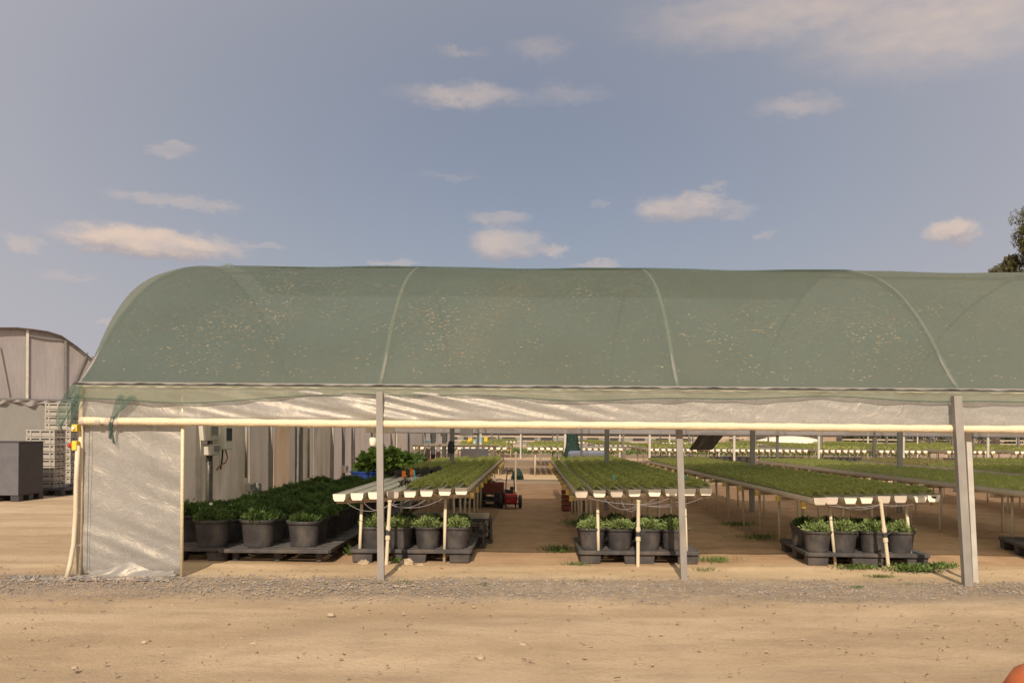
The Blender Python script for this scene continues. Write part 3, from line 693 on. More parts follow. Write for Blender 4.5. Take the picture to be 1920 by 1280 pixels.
def make_pallet(label, group, lx=1.15, ly=1.1, feet='block'):
    e = empty('plastic_pallet', (0, 0, -50), label, 'pallet', group)
    mb = MB(); h = .125
    nb = 9
    for k in range(nb):
        mb.box((0, -ly/2+ly*(k+.5)/nb, h-.009), (lx-.006, ly/nb*.72, .018))
    for s in (-1, 0, 1): mb.box((s*(lx/2-.05), 0, h-.028), (.09, ly-.01, .02))
    mb.build('deck', M['palletpl'], e, bevel=.004)
    mb = MB()
    mb.box((0, -ly/2-.004, h-.016), (lx, .02, .034)); mb.box((0, ly/2+.004, h-.016), (lx, .02, .034))
    mb.box((-lx/2-.002, 0, h-.016), (.02, ly-.03, .034)); mb.box((lx/2+.002, 0, h-.016), (.02, ly-.03, .034))
    mb.build('rim', M['palletpl'], e, bevel=.004)
    for i in (-1, 0, 1):
        for j in (-1, 0, 1):
            if feet == 'block': MB().box((i*(lx/2-.105), j*(ly/2-.085), .045), (.30 if i == 0 else .20, .15, .088), taper=.93).build('foot', M['palletpl'], e, bevel=.006)
            else: MB().lathe([(.001, 0), (.032, 0), (.036, .088), (.001, .088)], 12, (i*(lx/2-.12), j*(ly/2-.12), 0)).build('foot', M['palletpl'], e)
    return e
pal = make_pallet('charcoal plastic pallet under the second bench, four potted plants across its front', 'charcoal pallets under the benches')
pal.location = (1.06, 8.78, 0); pal.rotation_euler = (0, 0, 0)
GP = 'black pots of pale green plants on the bench pallets'
ordn = ['first', 'second', 'third', 'fourth', 'fifth', 'sixth', 'seventh', 'eighth', 'ninth', 'tenth', 'eleventh', 'twelfth', 'thirteenth', 'fourteenth']
def pots_on(xc, y0, which, z=.125, dxs=(-.42, -.145, .135, .41), rows=2, jit=.01, rl=('front', 'back')):
    k = 0
    for rr_ in range(rows):
        for i, dx_ in enumerate(dxs):
            p = proto_p[(i+rr_) % 4] if rr_ == 0 else proto_g[(i*2+rr_) % 5]
            place(p, (xc+dx_*.98+random.uniform(-jit, jit), y0+rr_*.40+random.uniform(-jit, jit), z), '%s black pot from left, %s row of the pallet %s' % (ordn[i], rl[rr_], which), GP, .78 if rr_ == 0 else .80)
pots_on(1.03, 8.42, 'under the second bench')
p3 = dup(pal, (3.28, 8.74, 0), 'charcoal plastic pallet under the third bench with weeds growing along its front', rz=R(-3))
pots_on(3.22, 8.36, 'under the third bench')
p1 = dup(pal, (-1.15, 8.78, 0), 'charcoal plastic pallet under the first bench with sandy stones at its front', rz=R(0))
pots_on(-1.14, 8.42, 'under the first bench')
dup(pal, (5.78, 9.05, 0), 'charcoal pallet cut off by the right edge of the photo, behind the leaning post', rz=R(-12))
dup(pal, (-1.12, 10.05, 0), 'charcoal pallet behind the plants under the first bench, holding grey boards')
# black openwork crates on their sides behind bench-one pots
for k, (x, y) in enumerate([(-.66, 9.5), (-.62, 10.0)]):
    e = empty('lattice_crate', (x, y, .0), ['black lattice crate under the right side of the first bench, nearer one', 'black lattice crate under the right side of the first bench, farther one'][k], 'crate', 'black lattice crates')
    mb = MB()
    for i in range(5): mb.box((-.15+.075*i, -.19, .13), (.018, .012, .26)); mb.box((-.15+.075*i, .19, .13), (.018, .012, .26)); mb.box((.16, -.18+.09*i, .13), (.012, .018, .26)); mb.box((-.16, -.18+.09*i, .13), (.012, .018, .26))
    mb.build('lattice', M['blackpl'], e)
    mb = MB()
    for z in (.012, .13, .26):
        mb.box((0, -.19, z), (.34, .018, .022)); mb.box((0, .19, z), (.34, .018, .022)); mb.box((.165, 0, z), (.018, .36, .022)); mb.box((-.165, 0, z), (.018, .36, .022))
    mb.build('rim', M['blackpl'], e)
    if k == 1: e.rotation_euler = (0, 0, .1)
for k, (z, w_, l_, x) in enumerate([(.155, 1.0, .30, -1.0), (.2, .95, .34, -1.05), (.28, 1.05, .08, -1.0)]):
    o = MB().box((0, 0, 0), (w_, l_, .035 if k < 2 else .09)).build('board', mat('board %d' % k, (.40, .33, .25), .8, .2, .15, 6, sz=(.4, 3, 3)), bevel=.004); o.location = (x, 10.0-.03*k, z)
    props(o, ['lowest grey board lying on the pallet behind the first bench plants', 'middle grey board on the pallet behind the first bench plants', 'thick grey beam on top of the boards under the first bench'][k], 'board', 'boards under the first bench')

# rows of potted shrubs along the wall
GL = 'potted shrubs in rows on pallets beside the wall'
pw = make_pallet('grey brown pallet with round feet at the right front of the wall rows', 'pallets under the wall rows', 1.05, 1.1, 'peg')
pw.location = (-2.45, 8.72, 0)
pb = dup(pal, (-3.50, 8.80, 0), 'plastic pallet with square openings at the front of the wall rows, beside the clear panel', group='pallets under the wall rows')
for k in range(1, 6):
    dup(pw, (-2.45+.01*k, 8.72+1.14*k, 0), '%s pallet back along the right side of the potted wall rows' % ordn[k], rz=random.uniform(-.015, .015))
    dup(pb, (-3.45, 8.86+1.16*k, 0), '%s pallet back along the wall under the potted shrubs' % ordn[k], rz=random.uniform(-.015, .015))
rowsx = [(-2.24, 8.45, 21), (-2.66, 8.42, 21), (-3.10, 8.36, 20), (-3.52, 8.80, 18)]
rown = ['the row nearest the benches', 'the second row from the benches', 'the third row from the benches', 'the row against the wall']
for r_, (x, y0, n_) in enumerate(rowsx):
    for k in range(n_):
        lab = ('front pot of ' if k == 0 else 'second pot of ' if k == 1 else 'potted shrub farther back in ')+rown[r_]+' beside the wall'
        place(proto_g[(k*3+r_) % 5], (x+random.uniform(-.025, .025), y0+k*.355+random.uniform(-.02, .02), .125), lab, GL, random.uniform(.88, 1.02))
for k, (px, py) in enumerate([(396, 945), (432, 948), (421, 959), (465, 948)]):
    p = at(px, py, 9.1+.1*k); o = MB().lathe([(.001, 0), (.012, .004), (.020, .012)], 7, (0, 0, 0)).build('flower', M['petal']); o.location = p; o.rotation_euler = (.8, .2, 0)
    props(o, ['leftmost small white flower on the wall row shrubs', 'highest white flower on the wall row shrubs', 'lowest white flower on the wall row shrubs', 'faint rightmost flower on the wall row shrubs'][k], 'flower', 'white flowers among the shrubs')

# blue tubs with a broad-leaved plant
for k, (px, Yt, lab) in enumerate([(687, 16.7, 'bright blue tub at the far end of the wall rows, left of the steel post'), (745, 17.2, 'bright blue tub under the broad leaves, right of the steel post')]):
    p = at(px, 885, Yt)
    e = empty('blue_tub', (p.x, Yt, 0), lab, 'tub', 'blue tubs behind the wall rows')
    MB().lathe([(.001, .0), (.26, 0), (.30, .47), (.32, .47), (.32, .50), (.29, .50), (.24, .05)], 24).build('barrel', M['blue'], e, smooth=False)
    MB().lathe([(.285, .46), (.001, .47)], 16).build('soil', M['soil'], e)
def bigleaf(loc, n, rx, ry, rz_, label, m='big', L_=.13):
    g = np.random.default_rng(n); th = g.uniform(0, 6.283, n); ph = np.arccos(1-g.uniform(0, 1, n))
    d = g.uniform(.6, 1.05, n)
    C = np.stack([np.sin(ph)*np.cos(th)*rx*d, np.sin(ph)*np.sin(th)*ry*d, np.cos(ph)*rz_*d], 1)
    D = np.stack([np.cos(th)*.7, np.sin(th)*.7-.6, g.uniform(-.7, .5, n)], 1)+g.normal(0, .35, (n, 3)); D /= np.linalg.norm(D, axis=1, keepdims=True)
    q = leaf_quads(C, D, L_, L_*.95, .5)
    e = empty('leafy_plant', loc, label, 'plant')
    quads_mesh('foliage', q, M[m], e)
    mb = MB()
    for i in range(12):
        a = i*.52; mb.tube([(0, 0, -.25), (math.cos(a)*rx*.3, math.sin(a)*ry*.3, .05), (math.cos(a)*rx*.7, math.sin(a)*ry*.7, rz_*.6)], [.014, .010, .006], 5)
    mb.build('stem', M['shrub'], e); return e
p = at(722, 880, 16.9)
bigleaf((p.x+.06, 16.75, .54), 900, .58, .42, .40, 'big mound of broad light green leaves growing from the blue tubs')
p = at(775, 880, 17.6)
bigleaf((p.x, 17.4, .48), 380, .36, .3, .38, 'dark green leafy plant right behind the broad-leaved mound', 'shrub', .09)

# ------------------------------------------------------------ hydroponic benches
def seed_rows(xs_list, zf, y0, y1, h=.048, dens=1000, seedv=0, w_=.098, ll=.015, lw=.010):
    """low bushy strip on each channel: a bumpy core plus small leaves. returns (leaf quads, core MB)"""
    g = np.random.default_rng(seedv); Q = []; core = MB()
    for x in xs_list:
        n = int((y1-y0)*dens)
        y = y0+(y1-y0)*g.uniform(0, 1, n)**1.25
        u = g.uniform(-1, 1, n); lift = np.clip(1-u*u*.95, 0, 1)*h*(1+.22*np.sin(y*14+x*9)+.18*np.sin(y*31+x*5))*g.uniform(.55, 1.05, n)
        C = np.stack([x+u*w_/2, y, zf(x)+.012+lift], 1)
        D = np.stack([u*.7, g.normal(0, .5, n), np.full(n, .75)], 1)+g.normal(0, .35, (n, 3))
        global rng; kp = rng; rng = g; Q.append(leaf_quads(C, D, ll, lw)); rng = kp
        ys = np.arange(y0, y1, .05); us = np.linspace(-1, 1, 7); P = np.zeros((len(ys), 7, 3))
        for i, yy in enumerate(ys):
            for j, uu in enumerate(us):
                P[i, j] = (x+uu*w_*.46, yy, zf(x)+.008+max(0, 1-uu*uu)*h*.80*(1+.25*math.sin(yy*14+x*9+uu)+.2*math.sin(yy*37+uu*3)))
        core.grid(P)
    return np.concatenate(Q), core
def zfun(x0, z0, x1, z1): return lambda x: z0+(z1-z0)*(x-x0)/(x1-x0)
def channel_mb(x, zb, y0, y1, w_=.128, h=.062, t=.006):
    pr = [(-w_/2, h), (-w_/2+.004, h*.35), (-w_*.36, 0), (w_*.36, 0), (w_/2-.004, h*.35), (w_/2, h)]
    mb = MB(); n = len(pr); ys = np.linspace(y0, y1, 9)
    P = np.array([[(x+a, y, zb-h+b) for (a, b) in pr] for y in ys]); mb.grid(P)
    mb.box((x, (y0+y1)/2, zb-.012), (w_*.92, y1-y0-.01, .004))
    return mb
def cap_mb(x, zb, y0, w_=.120, h=.066, missing=0):
    pr = [(-w_/2, h), (-w_/2+.004, h*.35), (-w_*.36, 0), (w_*.36, 0), (w_/2-.004, h*.35), (w_/2, h)]
    if missing: pr = [(-w_/2, h), (-w_/2+.004, h*.35), (-w_*.36, 0), (w_*.36, 0), (w_/2-.004, h*.35), (w_/2, h), (w_*.3, h*.9), (w_*.22, h*.45), (-w_*.1, h*.5), (-w_*.3, h*.95)] if missing == 1 else [(-w_/2, h*.75), (-w_*.36, 0), (w_*.36, 0), (w_/2, h*.75)]
    mb = MB(); n = len(pr); f = [(x+a, y0-.008, zb-h+b) for a, b in pr]; b_ = [(x+a, y0+.012, zb-h+b) for a, b in pr]
    mb.add(f+b_, [tuple(range(n)), tuple(range(2*n-1, n-1, -1))]+[(i, (i+1) % n, n+(i+1) % n, n+i) for i in range(n)]); return mb
def bench(label, x0, z0, x1, z1, y0, y1, nch=8, legs=True, shaded_caps=(), lowcap=(), leg_in=.17, step=.85, yellow=(True, True), leg_lean=0., detail=True, group='benches of planted channels under the shade tunnels', mleg='pvc', jx=None):
    e = empty('channel_bench', ((x0+x1)/2, y0, 0), label, 'plant bench', group)
    zf = zfun(x0, z0, x1, z1); xs = jx or [x0+(x1-x0)*(i)/(nch-1) for i in range(nch)]
    for i, x in enumerate(xs):
        yy0 = y0+random.uniform(-.02, .02)
        c = rel(channel_mb(x, zf(x), yy0, y1).build('channel', M['channel'], e), e)
        cb = cap_mb(x, zf(x), yy0-.002, missing=(1 if i in lowcap[:1] else 2 if i in lowcap else 0))
        cb.v = [(v[0], v[1], v[2]) for v in cb.v]
        cp = cb.build('end_cap', M['cap_shaded'] if i in shaded_caps else M['cap'], c); cp.location = (0, 0, 0)
    zl = zf(x0)-.066-.022; zr = zf(x1)-.066-.022
    ny = max(1, int((y1-y0-.2)/step)); ys = [y0+.2+step*i for i in range(ny+1) if y0+.2+step*i < y1-.05]
    for i, yy in enumerate(ys):
        rel(MB().bar((x0-.07, yy, zl), (x1+.07, yy, zr), .04, .035, (0, 1, 0)).build('cross_bar', M['timber'], e), e)
        if yellow[0]: rel(MB().box((x0-.088, yy, zl), (.034, .055, .055)).build('bar_end', M['yellow'], e), e)
        if yellow[1]: rel(MB().box((x1+.088, yy, zr), (.034, .055, .055)).build('bar_end', M['yellow'], e), e)
        if legs:
            for s, (x, z) in enumerate(((x0+leg_in, zl), (x1-leg_in, zr))):
                ln = leg_lean*(1 if i == 0 else .3); jj = random.uniform(-.012, .012)
                rel(MB().tube([(x+ln+jj, yy-.01, -.03), (x, yy, z-.015)], .0155, 8).build('leg', M[mleg], e, smooth=True), e)
    return e, xs, zf
def seeds(label, e, xs, zf, y0, y1, m='seed', **k):
    q, core = seed_rows(xs, zf, y0, y1, **k)
    n0 = len(core.v); V = q
    me_core = core
    o = quads_mesh('seedlings', V, M[m])
    # join the core strip into the same stuff object
    import bmesh
    bm = bmesh.new(); bm.from_mesh(o.data)
    tmp = bpy.data.meshes.new('tmp'); tmp.from_pydata(core.v, [], core.f); bm.from_mesh(tmp); bm.to_mesh(o.data); bm.free(); bpy.data.meshes.remove(tmp)
    props(o, label, 'seedlings', kind='stuff'); return o
def c_at(pxs, Y): return [at(p, 925, Y).x for p in pxs]
B1x = c_at([637, 670, 702, 737, 768, 800, 834, 865], 8.1); B2x = c_at([1090, 1124, 1156, 1190, 1227, 1259, 1293, 1324], 8.1); B3x = c_at([1536, 1560, 1595, 1625, 1657, 1688, 1724, 1750], 8.1)
b1 = bench('nearest left plant bench, its left channels standing empty', B1x[0], .665, B1x[-1], .735, 8.1, 18.2, shaded_caps=(3,), jx=B1x, yellow=(False, True), leg_lean=-.01)
b2 = bench('middle plant bench right of the earth aisle, all eight channels green', B2x[0], .715, B2x[-1], .745, 8.1, 18.2, shaded_caps=(0, 2), jx=B2x, yellow=(True, False), leg_lean=.02)
b3 = bench('right plant bench with slanting front legs, behind and left of the leaning steel post', B3x[0], .665, B3x[-1], .70, 8.1, 19.8, shaded_caps=(0, 1, 4, 5), lowcap=(7, 2, 3, 6), jx=B3x, leg_lean=.07)
b4 = bench('far right plant bench running off the edge of the picture', 5.28, .68, 6.45, .69, 8.6, 19.8, yellow=(False, False))
b5 = bench('plant bench beyond the far right one, its edge a pale line', 7.78, .68, 8.95, .69, 9.6, 20.2, yellow=(False, False), step=1.1)
b6 = bench('sixth plant bench from the left, seen low at the far right', 10.3, .68, 11.5, .69, 13, 20.4, yellow=(False, False), step=1.4)
seeds('dense green seedlings filling the right channels of the first bench', b1[0], b1[1][4:], b1[2], 8.2, 17.9, seedv=1)
seeds('green seedlings in the far part of the first bench left channels', b1[0], b1[1][:4], b1[2], 12.4, 17.9, seedv=2, h=.07)
seeds('dark purple seedlings midway along the first bench left channels', b1[0], b1[1][:4], b1[2], 11.2, 12.3, 'seed_dark', seedv=3, h=.07, dens=300)
seeds('bright green seedlings on the middle bench', b2[0], b2[1], b2[2], 8.16, 18.0, seedv=4)
seeds('green seedlings on the bench left of the leaning post', b3[0], b3[1], b3[2], 8.2, 19.6, seedv=5)
seeds('green seedlings on the far right bench', b4[0], b4[1], b4[2], 8.7, 19.6, seedv=6, dens=500)
seeds('olive seedlings on the bench beyond the far right one', b5[0], b5[1], b5[2], 9.7, 16.6, seedv=7, dens=350, ll=.028, lw=.014)
seeds('dry yellowish seedlings at the back of the bench beyond', b5[0], b5[1], b5[2], 16.7, 20.0, 'seed_dry', seedv=8, dens=300, ll=.028, lw=.014)
seeds('green seedlings on the sixth bench', b6[0], b6[1], b6[2], 13.1, 20.2, seedv=9, dens=250, h=.06, ll=.035, lw=.016)
# little dark plant in the empty channel, tags
q = shrub_quads(140, .06, .07, 0, .03, .014, 77); o = quads_mesh('seedling_plant', q, M['seed_dark']); o.location = (b1[1][3], 8.9, .69); props(o, 'small dark plant alone in an empty channel of the first bench', 'plant')
for k, (px, py, m_, lab) in enumerate([(757, 903, 'orange', 'orange plant tag on the first bench, left and lower of the two'), (771, 897, 'orange', 'orange plant tag on the first bench, right and higher of the two'), (777, 904, 'cyan', 'turquoise plant tag beside the orange ones'), (1151, 912, 'cyan', 'small turquoise tag among the middle bench seedlings, left one'), (1285, 908, 'cyan', 'small turquoise tag at the right side of the middle bench, by the steel post')]):
    Yt = [10.2, 10.7, 10.4, 8.9, 8.95][k]; p = at(px, py, Yt); z0 = .70
    big = k < 2; o = MB().box((0, 0, .05), ((.045, .005, .075) if big else (.02, .005, .07)) if k < 3 else (.022, .004, .04)).bar((0, 0, -.02), (0, 0, .05), .012, .004).build('plant_tag', M[m_]); o.location = (p.x, Yt, z0+.01 if k < 3 else .755); o.rotation_euler = (random.uniform(-.1, .1), random.uniform(-.15, .15), .2)
    props(o, lab, 'plant tag', 'plant tags on the benches')

# irrigation risers with valve, and drip tubes
def riser(name_lab, pxt, pyt, pxb, pyb, Y, lab2, chans, zf, y0, sidelever):
    b = at(pxb, pyb, Y); t = at(pxt, pyt, Y); b.z = -.02
    e = empty('irrigation_riser', (b.x, Y, 0), name_lab, 'water pipe', 'irrigation risers at the bench fronts')
    d = Vector((t.x-b.x, 0, t.z)); f = lambda u: (d.x*u, 0, d.z*u)
    MB().tube([(0, 0, -.02), f(.5)], .0165, 10).tube([f(.545), f(.985)], .0165, 10).tube([f(.97), f(1.0)], .020, 10).build('pipe', M['pvc'], e, smooth=False)
    mb = MB().tube([f(.40), f(.455)], .023, 10).tube([f(.455), f(.545)], .019, 10).tube([f(.545), f(.60)], .022, 10); v = mb.build('coupling', M['pvc'], e)
    mb = MB().tube([f(.47), f(.535)], .0225, 10); c = Vector(f(.50)); mb.tube([c, c+Vector((sidelever*.03, -.01, .004))], .010, 8); v = mb.build('valve', M['dark'], e)
    MB().bar(c+Vector((sidelever*.02, -.015, .006)), c+Vector((sidelever*.065, -.02, .032)), .014, .008).build('valve_handle', M['dark'], v)
    top = Vector((t.x, Y, t.z-.03))
    for k, (i, sag) in enumerate(chans):
        a = Vector((chans_x[i]+.03, y0+.06, zf(chans_x[i])-.055)); pts = []
        for s in np.linspace(0, 1, 15):
            p = a.lerp(top, s); p.z -= sag*4*s*(1-s)*.5+.01; p.y -= .03*math.sin(math.pi*s); pts.append(p-Vector((b.x, Y, 0)))
        MB().tube(pts, .0034, 5).build('drip_tube', M['hose'], e, smooth=True)
    return e
chans_x = b1[1]; riser('cream irrigation pipe with dark valve in front of the first bench, beside the steel post', 731, 937, 724, 1068, 8.02, '', [(0, .16), (1, .15), (2, .10), (3, .04), (4, .05), (5, .13), (6, .14)], b1[2], 8.1, -.1)
chans_x = b2[1]; riser('cream irrigation pipe with side valve at the middle bench front', 1197, 937, 1196, 1070, 8.0, '', [(0, .03), (1, .16), (2, .20), (3, .06), (4, .05), (5, .05), (6, .10), (7, .12)], b2[2], 8.1, 1)
chans_x = b3[1]; riser('slanting cream irrigation pipe with valve at the right bench front', 1651, 937, 1667, 1076, 8.0, '', [(0, .06), (1, .10), (2, .08), (3, .04), (5, .06), (6, .05)], b3[2], 8.1, .8)

# ------------------------------------------------------------ far benches with white ends
e0, xs0, zf0 = bench('x', -1.2, .84, .1, .84, 0, 5.6, nch=8, step=1.4, yellow=(False, True), group='distant plant benches under the far tunnels')
g = np.random.default_rng(5)
qs, core = seed_rows(xs0, zf0, .05, 5.5, h=.07, dens=110, seedv=11, ll=.05, lw=.025, w_=.15)
far_seed = quads_mesh('seedlings', qs, M['seed'])
far_list = [(-2.75, 25.2, 0), (-1.42, 25.3, 1), (.62, 25.3, 1), (2.05, 25.6, 0), (4.2, 25.2, 1), (6.0, 25.2, 1), (7.5, 25.3, 0), (9.2, 25.2, 1), (11.0, 25.2, 1), (13.0, 25.2, 1), (15.0, 25.2, 1),
            (-2.0, 33.0, 1), (.9, 33, 1), (3.2, 33, 1), (5.5, 33, 0), (8.0, 33, 1), (10.6, 33, 1), (13.2, 33, 1), (16, 33, 1), (19, 33, 1), (-1.5, 44, 1), (3, 44, 1), (7.5, 44, 1), (12, 44, 1), (17, 44, 1), (22, 44, 1)]
rowlab = {25: 'in the nearest distant row', 33: 'in the second distant row', 44: 'in the farthest row'}
cnt = {}
for k, (x, y, s) in enumerate(far_list):
    rk = 25 if y < 30 else 33 if y < 40 else 44; cnt[rk] = cnt.get(rk, 0)+1
    lab = '%s white-ended plant bench from the left %s' % (ordn[cnt[rk]-1], rowlab[rk])
    if k == 0: e0.location = (x, y, 0); e0['label'] = lab
    else: dup(e0, (x, y, 0), lab)
    mm = ['seed_dark', 'seed', 'seed', 'shrub', 'seed_dry'][k % 5]
    if s:
        o = far_seed if not far_seed.get('label') else far_seed.copy()
        if o is not far_seed: col.objects.link(o)
        o.location = (x+.55, y, 0); props(o, 'low plants on the '+lab, 'seedlings', kind='stuff')
# bench shape: seed mesh was built round x=-1.1..0 so centre it
far_seed.data.transform(Matrix.Translation((0, 0, 0)))

# black pots under the first distant row
GF = 'small black pots under the distant benches'
fp = empty('plant_pot', (0, 0, -50), 'x', 'pot', GF)
MB().lathe([(.001, 0), (.10, 0), (.125, .26), (.135, .26), (.135, .29), (.11, .29), (.10, .2)], 10).build('pot_body', M['blackpl'], fp)
first = True
for (x, y, s) in far_list[:11]:
    if -3 < x < 3.8: continue
    for i in range(6):
        lx = x-.55+.22*i
        lab = 'one of the black pots standing under the nearest row of distant benches'
        if first: fp.location = (lx, y+.25, .33); fp['label'] = lab; first = False
        else: dup(fp, (lx, y+.25, .33), lab)
# the plank shelves these pots stand on
for k, (x, y, s) in enumerate(far_list[4:11]):
    o = MB().box((0, 0, 0), (1.35, .5, .03)).bar((-.6, 0, 0), (-.6, 0, -.31), .05).bar((.6, 0, 0), (.6, 0, -.31), .05).build('pot_shelf', M['timber']); o.location = (x, y+.25, .312)
    props(o, '%s low plank shelf from the left carrying black pots under the distant benches' % ordn[k], 'shelf', 'low shelves under the distant benches')

# white hanging pipes / bags between, pale blue roll, green net bundle, sloping net, cream far tunnel
e = MB().tube([at(1066, 851, 22.3), at(1070, 851, 22.3), at(1128, 851, 22.3), at(1134, 851, 22.3)], [.06, .085, .085, .06], 14).build('film_roll', M['paleblue'], smooth=True); props(e, 'pale blue roll of film lying beyond the end of the middle bench', 'film roll')
for px in (1078, 1124):
    p = at(px, 855, 22.3); o = MB().box((0, 0, 0), (.06, .14, .62)).box((0, 0, -.29), (.25, .2, .03)).build('trestle', M['timber']); o.location = (p.x, 22.3, .31); props(o, 'low trestle under the %s end of the pale blue roll' % ('left' if px < 1100 else 'right'), 'trestle')
p = at(1073, 825, 23.2)
mb = MB(); m = 20; pts = []; 
P = np.zeros((14, 25, 3))
for i in range(14):
    u = i/13; z = 1.62*(1-u)+.5*u; r0 = .10+.10*u+.10*max(0, u-.6)*2
    for j in range(25):
        a = j/24*6.283; rr_ = r0*(1+.16*math.sin(a*7+u*2)); P[i, j] = (rr_*math.cos(a), rr_*math.sin(a), z)
e = MB().grid(P).build('net_bundle', M['greennet'], smooth=True); e.location = (p.x, 23.2, 0); props(e, 'gathered dark green net hanging like a tree trunk behind the middle bench', 'net')
a_, b_, c_, d_ = at(1292, 843, 22.6), at(1335, 843, 22.6), at(1362, 810, 22.0), at(1315, 810, 22.0)
P = np.zeros((12, 10, 3))
for i in range(12):
    for j in range(10):
        u, v = i/11, j/9; p = (a_.lerp(d_, u)).lerp(b_.lerp(c_, u), v); P[i, j] = (p.x, p.y+.03*math.sin(v*11), p.z+.02*math.sin(u*3.1)*math.sin(v*7))
e = MB().grid(P).build('sloping_net', M['greysheet'], smooth=True); sm = e.modifiers.new('s', 'SOLIDIFY'); sm.thickness = .01; props(e, 'dark grey green net slung at a slant beyond the benches, right of the third post', 'net')
def far_mound(px0, px1, pyt, pyb, Y, m, name, lab, cat, depth=6, skew=0):
    a, b = at(px0, pyb, Y), at(px1, pyb, Y); zt = at((px0+px1)/2, pyt, Y).z; n = 24
    P = np.zeros((n, 12, 3))
    for i in range(n):
        u = i/(n-1); x = a.x+(b.x-a.x)*u
        hh = (zt)*math.sin(math.pi*min(1, max(0, u**(1+skew))))**.45
        for j in range(12):
            v = j/11*math.pi; P[i, j] = (x, Y+depth/2-math.cos(v)*depth/2, max(0, hh*math.sin(v)**.6))
    o = MB().grid(P).build(name, m, smooth=True); props(o, lab, cat); return o
far_mound(1410, 1590, 817, 830, 62, M['creamfilm'], 'low_tunnel', 'bright cream plastic low tunnel far behind the benches', 'low tunnel', 5)
# rail fence and far sheds
def fence(name, px0, px1, Y, h, lab):
    a, b = at(px0, 830, Y).x, at(px1, 830, Y).x
    e = empty(name, ((a+b)/2, Y, 0), lab, 'fence')
    for z in (.3*h, .62*h, .95*h): rel(MB().box(((a+b)/2, Y, z), (b-a, .06, .12)).build('rail', M['timber'], e), e)
    x = a
    while x < b: rel(MB().box((x, Y+.1, h/2), (.14, .12, h)).build('post', M['steel_dark'], e), e); x += 3.2
fence('rail_fence', 850, 1400, 66, 1.1, 'weathered rail fence across the far end of the aisle')
fence('rail_fence', 1580, 1990, 78, 1.0, 'weathered rail fence before the distant hedge at the right')
for k, (px0, px1, Y, h, m_) in enumerate([(1000, 1300, 105, 1.35, 'wall_out'), (1290, 1640, 120, 1.5, 'wall_tan'), (760, 1010, 95, 1.3, 'wall_out')]):
    a, b = at(px0, 830, Y).x, at(px1, 830, Y).x
    e = empty('low_shed', ((a+b)/2, Y, 0), ['long low grey shed beyond the rail fence, middle of the three', 'long low tan shed beyond the cream tunnel', 'low grey shed at the left of the far fence'][k], 'shed', 'low sheds beyond the nursery')
    MB().box((0, 0, h/2), (b-a, 6, h)).build('wall', M[m_], e)
    MB().box((0, 0, h+.08), (b-a+1, 7, .16)).build('roof', M['steel'], e)
    for i in range(7): MB().box(((b-a)*(-.42+.14*i), -3.03, h*.5), (1.4, .08, h*.45)).build('window', M['dark'], e)

# trees
def tree(name, loc, crown, trunk_h, r, label, cat, m='gum', leaf=.3, nleaf=380, group=None, seedv=1):
    e = empty(name, loc, label, cat, group); g = np.random.default_rng(seedv); mb = MB()
    top = Vector((0, 0, trunk_h)); mb.tube([(0, 0, -.1), (.05*r, .02, trunk_h*.5), top], [r, r*.75, r*.6], 10)
    for c in crown:
        c_ = Vector(c[:3]); mid = top.lerp(c_, .5)+Vector((0, 0, -.08*c[3])); mb.tube([top*.85, mid, c_], [r*.45, r*.25, r*.08], 6)
    mb.build('trunk', M['bark'], e, smooth=True)
    Q = []
    for c in crown:
        rad = c[3]
        sub = g.normal(0, 1, (9, 3)); sub /= np.linalg.norm(sub, axis=1, keepdims=True); sub *= rad*g.uniform(.35, .95, (9, 1))*np.array([1, 1, .8])
        for s in sub:
            n = nleaf//9; v = g.normal(0, 1, (n, 3)); v /= np.linalg.norm(v, axis=1, keepdims=True)
            C = np.array(c[:3])+s+v*rad*.30*g.uniform(.4, 1.1, (n, 1)); D = v*.5+np.array([0, 0, -.6])+g.normal(0, .4, (n, 3))
            global rng; kp = rng; rng = g; Q.append(leaf_quads(C, D, leaf, leaf*.33)); rng = kp
    quads_mesh('crown', np.concatenate(Q), M[m], e); return e
Yg = 60
def gp(px, py, r): p = at(px, py, Yg); b = at(1975, 800, Yg); return (p.x-b.x, random.uniform(-2, 2), p.z, r)
b = at(1975, 800, Yg)
tree('gum_tree', (b.x, Yg, 0), [gp(1912, 432, .75), gp(1935, 425, 1.4), gp(1908, 465, .8), gp(1900, 488, .6), gp(1925, 480, 1.3), gp(1950, 450, 1.8), gp(1960, 400, 1.7), gp(2000, 430, 2.4), gp(2050, 460, 2.2), gp(1940, 510, 1.4), gp(1985, 500, 2.4), gp(2020, 380, 1.8), gp(2045, 520, 2.), gp(1890, 500, .45)], 7.5, .45, 'tall olive gum tree rising behind the roof at the right edge', 'tree', leaf=.22, nleaf=1300, seedv=3)
b = at(1868, 800, 75)
tree('gum_tree', (b.x, 75, 0), [(-.3, 0, at(1862, 504, 75).z-.3, .55), (.6, .2, at(1875, 500, 75).z-.15, .7), (1.2, 0, at(1880, 512, 75).z, 1.0)], 10, .3, 'small gum crown just showing above the roof left of the tall gum tree', 'tree', leaf=.2, nleaf=700, seedv=8)
